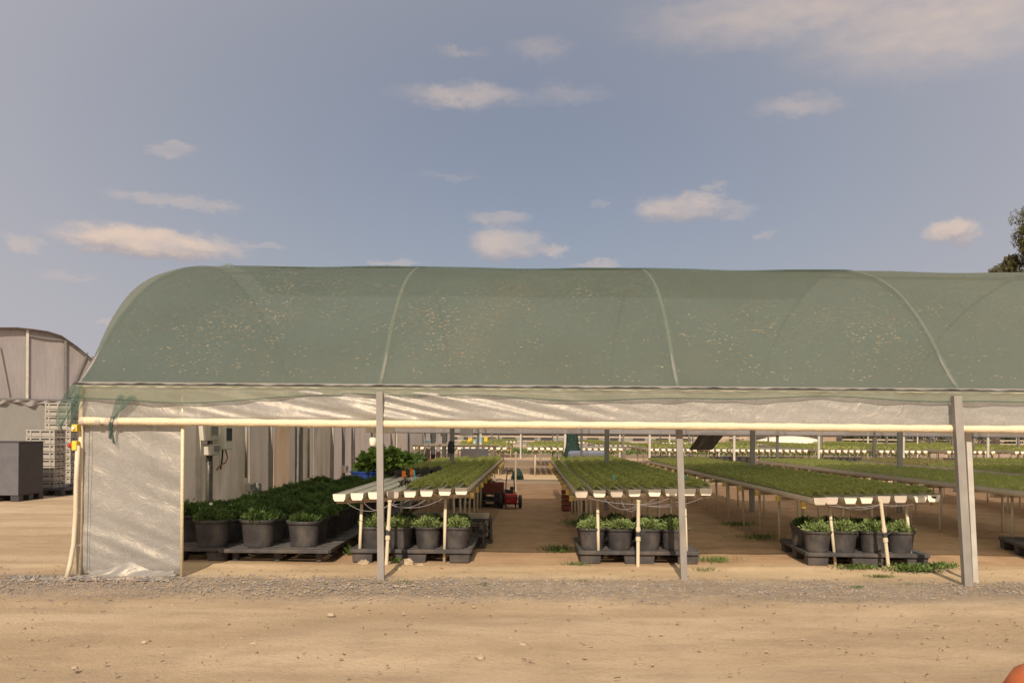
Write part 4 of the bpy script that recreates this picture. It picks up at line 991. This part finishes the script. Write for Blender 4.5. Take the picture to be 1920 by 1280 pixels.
for k, (px, Y, s) in enumerate([(1650, 92, 1.3), (1690, 95, 1.2), (1735, 92, 1.4), (1780, 95, 1.3), (1835, 90, 1.5), (1885, 92, 1.4), (1930, 90, 1.5), (1610, 98, 1.1), (905, 98, 1.0), (950, 100, 1.2)]):
    b = at(px, 820, Y); lab = '%s bush from the left in the far hedge behind the benches' % ordn[k if k < 8 else k]
    lab = '%s dark bush from the left in the far hedge' % ordn[[3, 4, 5, 6, 7, 8, 9, 2, 0, 1][k]]
    tree('hedge_bush', (b.x, Y, 0), [(-1*s, 0, .9*s, 1.1*s), (.9*s, .2, .8*s, 1.0*s), (0, 0, 1.4*s, 1.0*s)], .6, .14, lab, 'bush', 'hedge', leaf=.3, nleaf=450, group='bushes of the far hedge', seedv=30+k)
# far grass strip at the end of the aisle and between far rows
def grass(name, x0, x1, y0, y1, n, h, label, m='weed', seedv=0):
    g = np.random.default_rng(seedv); C = np.stack([g.uniform(x0, x1, n), g.uniform(y0, y1, n), np.zeros(n)], 1); D = np.stack([g.normal(0, .4, n), g.normal(0, .4, n), np.ones(n)], 1)
    q = leaf_quads(C, D, h, h*.18); o = quads_mesh(name, q, M[m]); props(o, label, 'grass', kind='stuff'); return o
grass('grass', -3, 24, 51, 60, 5000, .35, 'rough green grass beyond the distant benches')

# ------------------------------------------------------------ odds and ends at the back left
def bucket(px, py, Y, r, h, m, lab, tilt=0):
    p = at(px, py, Y); e = empty('bucket', (p.x, Y, p.z-h/2), lab, 'bucket', 'plastic buckets at the back left')
    MB().lathe([(.001, 0), (r*.8, 0), (r, h), (r*1.06, h), (r*1.06, h-.02), (r*.97, h-.02), (r*.78, .02)], 16).build('body', M[m], e)
    MB().tube([(r*math.cos(a), 0, h+r*.5*math.sin(a)) for a in np.linspace(0, math.pi, 9)], .008, 5).build('bail', M['steel'], e)
    e.rotation_euler = (0, tilt, 0)
bucket(880, 826, 22.2, .075, .13, 'yellow_bright', 'tilted yellow bucket on the back table, left of the thick post', .35)
bucket(899, 824, 22.3, .085, .13, 'skyblue', 'light blue bucket on the back table beside the yellow one')
bucket(890, 828, 22.6, .05, .09, 'skyblue', 'small light blue pail between the yellow and blue buckets')
bucket(911, 823, 22.2, .06, .12, 'yellow_bright', 'upright yellow bucket right of the light blue bucket')
bucket(802, 829, 22.1, .075, .11, 'skyblue', 'light blue bucket near the end of the pale wall')
o = MB().box((0, 0, 0), (2.15, .9, .04)).build('table_top', M['timber'])
e = empty('work_table', (at(855, 840, 22.3).x, 22.3, 0), 'dark work table with buckets on it at the back left of the tunnel', 'table')
o.location = (0, 0, at(880, 834, 22.3).z-.02); setparent(o, e)
zt = o.location.z
for sx in (-1, 1):
    for sy in (-1, 1): MB().tube([(sx*1.0, sy*.38, 0), (sx*1.0, sy*.38, zt-.02)], .02, 8).build('leg', M['pvc'], e)
for k, px in enumerate([799, 809, 818, 831, 840]):
    p = at(px, 833, 21.7); o = cap_mb(0, .03, 0).box((0, .3, -.01), (.12, .6, .05)).build('channel_offcut', M['cap']); o.location = (p.x, 21.7, zt+.035)
    props(o, '%s white channel offcut from the left on the back table' % ordn[k], 'channel offcut', 'channel offcuts on the back table')
for k, (px, Y) in enumerate([(802, 22.9), (812, 23.1), (822, 23.0), (833, 23.2), (843, 23.0)]):
    p = at(px, 840, Y); xs_ = np.linspace(-.06, .06, 7)
    P = np.array([[(x, .02*math.sin(x*60+k), z) for x in xs_] for z in np.linspace(.25, 1.6, 5)])
    o = MB().grid(P).build('hanging_sheet', M['greysheet'] if k % 2 else M['film_grey'], smooth=True); o.location = (p.x, Y, 0); sm = o.modifiers.new('s', 'SOLIDIFY'); sm.thickness = .006
    props(o, '%s narrow sheet from the left, hanging past the end of the pale wall' % ordn[k], 'sheet', 'sheets hanging at the back left')
o = MB().box((0, 0, 0), (.75, .03, .45)).build('blue_sheet', M['paleblue']); p = at(890, 845, 22.9); o.location = (p.x, 22.9, .62); props(o, 'pale blue sheet leaning under the back table', 'sheet')
for k, (px, py, Y, w_) in enumerate([(818, 867, 19.6, .35), (835, 866, 19.9, .2)]):
    p = at(px, py, Y); e = empty('red_crate', (p.x, Y, p.z-.12), ['faded red crate beyond the wall end, larger one', 'faded red crate beyond the wall end, smaller one'][k], 'crate', 'red crates')
    mb = MB().box((0, 0, .015), (w_, .3, .03))
    for s in (-1, 1):
        for z in (.07, .13, .19): mb.box((0, s*.15, z), (w_, .016, .035)); mb.box((s*w_/2, 0, z), (.016, .3, .035))
    mb.build('basket', M['redcrate'], e)
    o = MB().box((0, 0, 0), (w_+.1, .4, .03)).bar((-w_/2, 0, 0), (-w_/2, 0, -(p.z-.135)), .04).bar((w_/2, 0, 0), (w_/2, 0, -(p.z-.135)), .04).build('crate_stand', M['timber']); o.location = (p.x, Y, p.z-.137); props(o, 'small timber stand under the %s faded red crate' % ('larger' if k == 0 else 'smaller'), 'stand')
# jacket hanging on the rear post
p = at(846, 838, 14.05); P = np.zeros((8, 13, 3))
for i in range(8):
    for j in range(13):
        a = j/12*6.283; rr_ = .035+.02*math.sin(i/7*2.6); P[i, j] = (rr_*1.1*math.cos(a), rr_*.6*math.sin(a)*(1+.3*math.sin(a*3)), .10-.028*i)
o = MB().grid(P).build('hanging_glove', M['dark'], smooth=True); o.location = p; props(o, 'dark cloth hanging on the steel post above the first bench', 'cloth')
# sign-like clear sheet hanging at top and white fittings behind the steel post
o = MB().grid(np.array([[(x, .01*math.sin(x*30), z+.004*math.sin(x*40)) for x in np.linspace(-.11, .11, 9)] for z in (0, -.05, -.1, -.2)])).build('hanging_plastic', M['film_back'], smooth=True); o.location = at(875, 795, 14.3); props(o, 'small clear plastic piece hanging below the roller, left of the thick rear post', 'plastic sheet')
for k, (px0, px1, py0, py1, lab) in enumerate([(689, 703, 794, 811, 'ivory fitting under the roller, left of the steel post'), (721, 739, 794, 812, 'ivory fitting under the roller, right of the steel post')]):
    a, b = at(px0, py0, 7.9), at(px1, py1, 7.9); e = empty('lamp_housing', ((a.x+b.x)/2, 7.9, a.z), lab, 'fitting', 'ivory fittings behind the steel post')
    MB().box((0, 0, (b.z-a.z)/2), (b.x-a.x, .16, a.z-b.z)).build('casing', M['wbox'], e, bevel=.008); MB().tube([(0, 0, 0), (0, 0, .25)], .01, 6).build('bracket', M['steel'], e)
a = at(699, 828, 7.43); e = empty('float_tank', a, 'rounded cream float tank fixed to the steel post below the roller', 'float tank')
MB().lathe([(.001, -.04), (.022, -.038), (.030, -.025), (.031, .025), (.022, .038), (.001, .04)], 14).build('tank', M['cap'], e, smooth=True)
MB().tube([(.012, 0, .03), (.014, 0, .09), (.04, 0, .09)], .006, 6).build('pipe', M['pvc'], e)

# red wheeled sprayer in the aisle
p = atz(957, 952, 0); e = empty('sprayer_cart', (p.x, p.y, 0), 'red two-wheeled cart with upright dark handle standing in the earth aisle', 'cart', rz=R(4))
mb = MB(); P = []
for z, w_, d_ in ((.10, .11, .16), (.13, .128, .19), (.20, .135, .20), (.27, .13, .19), (.29, .11, .16)):
    P.append([(w_*math.copysign(abs(math.cos(a))**.35, math.cos(a)), d_*math.copysign(abs(math.sin(a))**.35, math.sin(a)), z) for a in np.linspace(0, 2*math.pi, 29)])
mb.grid(np.array(P)); n_ = 29; mb.add(P[-1][:-1], [tuple(range(28))]); mb.add(P[0][:-1], [tuple(range(27, -1, -1))])
mb.build('tank', M['red'], e, smooth=False, bevel=0)
MB().box((0, 0, .215), (.285, .415, .012)).build('tank_band', M['dark'], e)
MB().box((0, .02, .085), (.36, .03, .025)).box((-.10, 0, .06), (.02, .3, .03)).box((.10, 0, .06), (.02, .3, .03)).box((-.09, -.16, .03), (.02, .02, .07)).box((.09, -.16, .03), (.02, .02, .07)).build('chassis', M['dark'], e)
for s in (-1, 1):
    wv = MB(); prw = [(.0, -.03), (.115, -.03), (.13, -.02), (.13, .02), (.115, .03), (0, .03)]
    wv.lathe([(max(.001, a), b) for a, b in prw], 20); wv.v = [(s*.19+v[2], v[0], v[1]+.13) for v in wv.v]; wo = wv.build('wheel', M['dark'], e)
    hb = MB().tube([(s*.19-.035, 0, .13), (s*.19+.035, 0, .13)], .04, 10); hb.build('hub', M['steel'], wo)
MB().tube([(-.09, .1, .25), (-.08, .2, .5), (-.05, .28, .72)], .012, 6).tube([(.09, .1, .25), (.08, .2, .5), (.05, .28, .72)], .012, 6).tube([(-.06, .28, .72), (.06, .28, .72)], .012, 6).build('handle', M['dark'], e)
e.scale = (.86, .86, .86)
MB().box((-.01, .05, .32), (.14, .16, .07)).lathe([(.001, .35), (.04, .35), (.04, .41), (.001, .42)], 10, (.03, .06, 0)).build('engine', M['dark'], e, bevel=.01)
# red pallet box and yellow bin under bench one
for k, (px, py, Y, lab) in enumerate([(922, 916, 14.6, 'red slatted crate under the far right side of the first bench'), (905, 917, 15.0, 'second red slatted crate farther left under the first bench')]):
    p = at(px, py, Y); e = empty('red_crate', (p.x, Y, 0), lab, 'crate', 'red crates')
    e.location.z = .252; e.scale = (1, 1, .42)
    if k == 0:
        dup(pal, (p.x-.25, 14.9, 0), 'lower of two stacked pallets under the red crates beneath the first bench', scale=(.8, .8, 1)); dup(pal, (p.x-.25, 14.9, .126), 'upper of two stacked pallets under the red crates beneath the first bench', scale=(.8, .8, 1))
    mb = MB().box((0, 0, .015), (.4, .3, .03))
    for s in (-1, 1):
        for z in (.06, .14, .22, .30, .36): mb.box((0, s*.15, z), (.4, .016, .05)); mb.box((s*.2, 0, z), (.016, .3, .05))
        mb.box((s*.195, -.15, .19), (.02, .02, .38)); mb.box((s*.195, .15, .19), (.02, .02, .38))
    mb.build('basket', M['redcrate'], e)
p = at(1067, 903, 13.4); e = empty('red_crate', (1.0, 14.6, 0), 'red slatted crate beneath the middle bench, beside the aisle', 'crate', 'red crates')
mb = MB().box((0, 0, .015), (.4, .3, .03))
for s in (-1, 1):
    for z in (.06, .14, .22, .30): mb.box((0, s*.15, z), (.4, .016, .05)); mb.box((s*.2, 0, z), (.016, .3, .05))
mb.build('basket', M['redcrate'], e); e.location = (.72, 14.0, 0)
# yellow planter on red crate
q = shrub_quads(160, .07, .06, 0, .04, .02, 3); o = quads_mesh('small_plant', q, M['seed_dry']); o.location = at(915, 905, 14.6); o.location.z = .41; props(o, 'small yellow green plant on the red crate under the first bench', 'plant')
# grey trunk-like bin and dark sack in the aisle
p = atz(976, 882, 0); o = None
P = np.zeros((7, 17, 3))
for i in range(7):
    u = i/6
    for j in range(17):
        a = j/16*6.283; rr_ = (.15*math.cos(u*1.4)+.02)*(1+.15*math.sin(a*3+u)); P[i, j] = (rr_*math.cos(a), rr_*.8*math.sin(a), u*.30)
o = MB().grid(P).build('dark_sack', M['greennet'], smooth=True); o.location = (-.36, 23.5, 0); props(o, 'slumped dark sack at the left of the aisle far behind the red cart', 'sack')
for k, (px, Y) in enumerate([(963, 21.0), (951, 19.4), (906, 12.6), (977, 24.9)]):
    pass
# pale pipe stands in the aisle
for k, (px, pyb, pyt) in enumerate([(968, 884, 855)]):
    p = atz(px, pyb, 0) if pyb > 900 else at(px, pyb, 18.6); o = MB().tube([(0, 0, 0), (0, 0, .8)], .02, 8).tube([(0, 0, .8), (0, 0, .86)], .028, 8).tube([(0, 0, 0), (0, 0, .03)], .05, 8).build('stand_pipe', M['pvc'], smooth=False); o.location = (at(967, 870, 18.5).x, 18.5, 0); props(o, 'lone cream stand pipe at the left side of the aisle behind the red cart', 'water pipe')
# gate-like thresholds in the aisle: concrete kerb strips across
M['conc'] = mat('dusty concrete', (.36, .30, .25), .9, .15, .12, 4)
# ------------------------------------------------------------ far left yard
lt = empty('poly_greenhouse', (at(30, 800, 26).x, 26, 0), 'arched greenhouse with grey film gable at the far left', 'greenhouse')
Yb = 26; cx = lt.location.x
outl = [(30, 617), (60, 618.5), (88, 621), (114, 628), (143, 647), (171, 669), (190, 692), (201, 715), (206, 745)]
right = [((at(a, b, Yb).x-cx)*.89, at(a, b, Yb).z) for a, b in outl]
left = [(-x, z-.045*x*x*(z-2.2)/2) for x, z in right[::-1]]
arc = left+right[1:]
ze = right[-1][1]
n_ = len(arc)
MB().add([(x, 0, ze-.1) for x, z in arc]+[(x, .02*math.sin(x*9), z) for x, z in arc], [(i, i+1, n_+i+1, n_+i) for i in range(n_-1)]).build('gable_film', M['film_grey'], lt)
MB().add([(x, -.25, z+.04) for x, z in arc]+[(x, 5, z+.04) for x, z in arc], [(i, n_+i, n_+i+1, i+1) for i in range(n_-1)]).build('roof_film', M['film_grey'], lt, smooth=True)
MB().tube([(x, -.06, z+.01) for x, z in arc], .045, 8).build('gable_hoop', M['steel_dark'], lt, smooth=True)
for px in (48, 111, -15):
    x = at(px, 700, Yb).x-cx; z = np.interp(x, [p[0] for p in arc], [p[1] for p in arc]); MB().bar((x, -.07, ze-.1), (x, -.07, z), .07).build('stud', M['steel_light'] if px == 48 else M['steel_dark'], lt)
for a, b in (((150, 655), (115, 742)), ((158, 662), (170, 700)), ((3, 650), (18, 740)), ((50, 628), (111, 634))):
    p, q = at(*a, Yb), at(*b, Yb); MB().bar((p.x-cx, -.07, p.z), (q.x-cx, -.07, q.z), .04).build('brace', M['steel' if a[0] < 40 else 'steel_dark'], lt)
MB().box((0, .02, (ze-.1)/2), (right[-1][0]*2, .12, ze-.1)).build('front_wall', M['wall_out'], lt)
lt.rotation_euler = (0, 0, R(33))
MB().box((0, -.1, ze-.08), (right[-1][0]*2, .06, .06)).build('sill_rail', M['steel_dark'], lt)
xs = np.arange(-1.8, 1.6, .06)
P = np.zeros((5, len(xs), 3))
for j, x in enumerate(xs):
    dr = .06+.18*abs(math.sin(x*3.1))**2*(.6+.4*math.sin(x*7))
    for i in range(5): u = i/4; P[i, j] = (x, -.12-.05*math.sin(x*17+u), ze-.1-dr*u)
MB().grid(P).build('film_flap', M['film_grey'], lt, smooth=True)
for px in (85,): 
    x = at(px, 800, Yb-1).x-cx; MB().box((x, -.12, 1.1), (.25, .08, 2.1)).build('door_frame', M['steel_dark'], lt)
# crate stacks
def crate_proto():
    e = empty('stacking_crate', (0, 0, -50), 'x', 'crate', 'grey crates in the two outdoor stacks')
    w_, d_, h = .56, .40, .138; mb = MB()
    mb.box((0, 0, .012), (w_-.05, d_-.05, .02))
    for s in (-1, 1):
        mb.box((0, s*(d_/2-.012), h-.014), (w_, .03, .026)); mb.box((0, s*(d_/2-.018), .045), (w_-.03, .014, .07))
        mb.box((s*(w_/2-.012), 0, h-.014), (.03, d_-.04, .026)); mb.box((s*(w_/2-.018), 0, .045), (.014, d_-.06, .07))
        for t_ in (-1, 1): mb.box((s*(w_/2-.02), t_*(d_/2-.02), h/2), (.03, .03, h-.004))
        for i in (-1, 0, 1): mb.box((i*w_*.33 if i else 0, s*(d_/2-.01), .06), (.03, .02, h-.03))
        for i in range(3): mb.box((s*(w_/2-.01), -d_/2+d_*(i+.5)/3, .06), (.02, .018, h-.03))
    mb.build('shell', M['crate'], e)
    mb = MB()
    for s in (-1, 1):
        mb.box((0, s*(d_/2-.03), .07), (w_-.06, .006, .12)); mb.box((s*(w_/2-.03), 0, .07), (.006, d_-.07, .12))
    mb.build('lining', M['steel_dark'], e)  # dark sheets set just behind the crate slots
    return e
cp = crate_proto(); used = False
def stack(px, Yc, n, z0, rz, lab, nx=2):
    global used
    p = at(px, 900, Yc)
    for k in range(n):
        for i in range(nx):
            off = Matrix.Rotation(rz, 3, 'Z') @ Vector(((i-(nx-1)/2)*.57, random.uniform(-.006, .006), 0))
            lb = '%s crate from the bottom%s of the %s' % (ordn[k], '' if nx == 1 else (', left column', ', right column')[i], lab)
            l_ = (p.x+off.x, Yc+off.y, z0+k*.142)
            if not used: cp.location = l_; cp.rotation_euler = (0, 0, rz); cp['label'] = lb; used = True
            else: dup(cp, l_, lb, rz)
dark_pal = dup(pal, (0, 0, 0), 'dark pallet under the shorter stack of grey crates', group='pallets in the outdoor yard')
pz = at(98, 918, 16.4)
dark_pal.location = (pz.x, 16.4, 0); dark_pal.rotation_euler = (0, 0, 0); dark_pal.location = (at(90, 918, 16.6).x, 16.75, 0); dark_pal.scale = (.75, .8, 1)
stack(86, 16.62, 8, .127, R(0), 'shorter stack of grey crates outside the tunnel', 1)
def quick(px, Yc, n, z0, rz, lab): stack(px, Yc, n, z0, rz, lab, 1)
pb2 = dup(pal, (at(122, 900, 18.2).x, 18.25, 0), 'dark pallet under the taller stack of grey crates', group='pallets in the outdoor yard', rz=R(0)); pb2.scale = (.7, .8, 1)
quick(117, 18.2, 12, .127, R(0), 'taller stack of grey crates behind the shorter one')
# grey bulk bin on a pallet
p = atz(32, 940, 0); e = empty('bulk_bin', (p.x-.40, p.y+.41, 0), 'tall dark grey folding bulk bin on a pallet at the left edge', 'bin', rz=R(2))
zt = at(50, 829, p.y).z
MB().box((0, 0, (.1+zt)/2), (.80, .80, zt-.1)).build('body', M['bin2'], e, bevel=.012)
MB().box((0, -.404, (.1+zt)/2), (.79, .006, zt-.12)).build('side_panel', M['bin'], e)  # thin plate added to paint the sunlit front face
MB().box((0, 0, zt+.005), (.83, .83, .02)).build('lid', M['bin2'], e, bevel=.005)
for i in (-1, 0, 1):
    for j in (-1, 0, 1): MB().box((i*.33, j*.33, .05), (.14, .14, .1)).build('foot', M['bin2'], e)
# conduit and switch boxes at the corner
o = MB().tube([at(146, 835, 7.30), at(143, 900, 7.30), at(142, 960, 7.30), at(138, 1020, 7.28), at(131, 1060, 7.25), at(124, 1086, 7.22)], .020, 8).build('conduit', M['pvc'], smooth=True); props(o, 'grey white conduit curving to the ground at the left corner of the tunnel', 'conduit')
mb = MB()
for py in (867, 961, 1022): mb.tube([at(140, py, 7.30), at(150, py, 7.34)], .008, 6)
o = mb.build('conduit_clips', M['cap'], None); props(o, 'three pale clips holding the conduit to the corner post', 'clips')
def ybox(px, py, w_, h, red, lab):
    p = at(px, py, 7.30); e = empty('switch_box', p, lab, 'switch box', 'yellow switch boxes at the tunnel corner')
    MB().box((0, 0, 0), (w_, .06, h)).build('casing', M['yellow_bright'], e, bevel=.006)
    if red: MB().tube([(-w_/2, 0, 0), (-w_/2-.02, 0, 0), (-w_/2-.038, 0, 0)], [.012, .024, .020], 12).build('button', M['red'], e)
    else: MB().tube([(0, -.03, 0), (0, -.045, 0)], .014, 10).build('knob', M['white'], e)
ybox(142, 802, .050, .060, False, 'upper yellow switch box at the tunnel corner, tucked under the torn net')
ybox(142, 835, .042, .080, True, 'lower yellow switch box with red push button at the tunnel corner')

# ------------------------------------------------------------ weeds, stones, orange tub
def weed(px, py, n, rx, ry, h, lab, seedv, blade=True, m='weed'):
    p = atz(px, py, 0); g = np.random.default_rng(seedv)
    C = np.stack([g.normal(0, rx*.5, n), g.normal(0, ry*.5, n), g.uniform(0, h*.5, n) if not blade else np.zeros(n)], 1)
    D = np.stack([g.normal(0, .6, n), g.normal(0, .6, n), np.full(n, .8)], 1)
    global rng; kp = rng; rng = g; q = leaf_quads(C, D, h if blade else .035, (h*.09 if blade else .017)); rng = kp
    o = quads_mesh('weed_clump', q, M[m]); o.location = (p.x, p.y, 0); props(o, lab, 'weeds', kind='stuff'); return o
weed(1342, 1052, 300, .22, .15, .065, 'grass clump at the right end of the middle pallet', 1)
weed(1322, 1070, 160, .15, .07, .04, 'thin grass behind the foot of the middle steel post', 2)
weed(1078, 1060, 190, .13, .07, .05, 'low grass tuft left of the middle pallet', 3)
weed(1046, 1034, 280, .15, .14, .085, 'dark grass tuft at the right of the aisle mouth', 4)
weed(1716, 1072, 620, .24, .09, .12, 'large leafy weed at the foot of the right pallet, before its dark rear post', 5, False)
weed(1606, 1068, 260, .20, .05, .08, 'leafy weed growing along the middle of the right pallet', 6, False)
weed(1652, 1082, 320, .14, .05, .035, 'bright short grass at the foot of the slanting irrigation pipe', 7)
weed(1768, 1064, 200, .12, .10, .07, 'pale weed right of the right pallet', 8, False)
weed(656, 1040, 60, .05, .05, .12, 'thin grass stalks left of the first bench leg', 9)
weed(1430, 1010, 300, .3, .2, .08, 'dark weeds on the soil under the right bench, nearer patch', 10)
weed(1385, 985, 260, .25, .2, .08, 'weeds on the soil between the middle and right benches', 11)
weed(1085, 985, 240, .22, .25, .10, 'grass under the left edge of the middle bench', 12)
weed(755, 1092, 80, .10, .04, .03, 'tiny green tuft in the gravel right of the first steel post', 13)
weed(1608, 1102, 90, .07, .03, .03, 'tiny green tuft in the gravel before the right bench', 14)
weed(905, 1097, 50, .06, .03, .03, 'tiny green tuft in the gravel below the aisle', 15)
weed(1700, 1096, 90, .14, .04, .025, 'sparse green sprouts in the gravel left of the leaning post', 16)
weed(745, 1055, 90, .05, .03, .06, 'dark weed between the first pallet and the steel post', 17, False)
weed(1090, 1090, 50, .10, .03, .03, 'dark dry sprigs in the gravel before the middle bench', 18, True)
weed(1530, 1052, 60, .06, .03, .04, 'small weed at the left front corner of the right pallet', 19, False)
def rock(px, py, sx, sy, sz, lab, k):
    p = atz(px, py, 0); g = np.random.default_rng(k); P = np.zeros((6, 11, 3))
    rad = g.uniform(.8, 1.15, 10)
    for i in range(6):
        u = i/5*math.pi/2
        for j in range(11):
            a = j/10*6.283; rr_ = math.cos(u)*rad[j % 10]*(1+.12*math.sin(i*2+j)); P[i, j] = (rr_*sx*math.cos(a), rr_*sy*math.sin(a), math.sin(u)*sz*(1+.15*math.sin(j*1.3)) if i < 5 else sz)
    o = MB().grid(P).build('stone', M['stone']); o.location = (p.x, p.y, -.005); props(o, lab, 'stone', 'loose stones in front of the benches')
for k, a in enumerate([(682, 1058, .06, .05, .05, 'sandy stone at the left end of the first pallet'), (762, 1058, .075, .05, .06, 'largest sandy stone before the first pallet'), (788, 1061, .05, .04, .028, 'flat pale stone right of the largest sandy stone'), (748, 1066, .04, .03, .02, 'small stone left of the largest sandy stone'), (1655, 1056, .045, .04, .035, 'reddish stone by the foot of the slanting irrigation pipe'),
                       (742, 1098, .03, .02, .012, 'flat brown stone in the gravel by the first steel post'), (775, 1096, .022, .02, .012, 'small pink stone in the gravel right of the first steel post'), (900, 1232, .028, .02, .022, 'pinkish stone in the middle of the yard'), (620, 1152, .03, .02, .02, 'stone pair upper left of the yard centre'), (270, 1203, .015, .012, .014, 'dark pebble in the left half of the yard'), (475, 1205, .022, .015, .012, 'flat dark stone in the left middle of the yard'), (140, 1252, .02, .016, .018, 'pale stone near the bottom left of the yard'), (980, 1207, .03, .02, .014, 'low brown stone just right of the yard centre')]):
    rock(*a, k)
p = atz(1990, 1340, 0)
e = empty('orange_tub', (p.x, p.y, 0), 'rounded orange plastic tub top cut off by the bottom right corner', 'tub')
tp = at(1925, 1243, p.y)
prf = [(.24, 0), (.25, .04), (.24, tp.z*.45), (.20, tp.z*.75), (.13, tp.z*.95), (.05, tp.z*1.03), (.001, tp.z*1.04)]
MB().lathe(prf, 14).build('dome', M['orange_stone'], e, smooth=True)
MB().lathe([(.001, .0), (.27, 0), (.27, .03), (.001, .03)], 20).build('rim', M['orange_stone'], e)
for o in list(bpy.data.objects):
    if o.get('label') == 'x': 
        for c in KIDS.get(o.name, []): bpy.data.objects.remove(c)
        bpy.data.objects.remove(o)
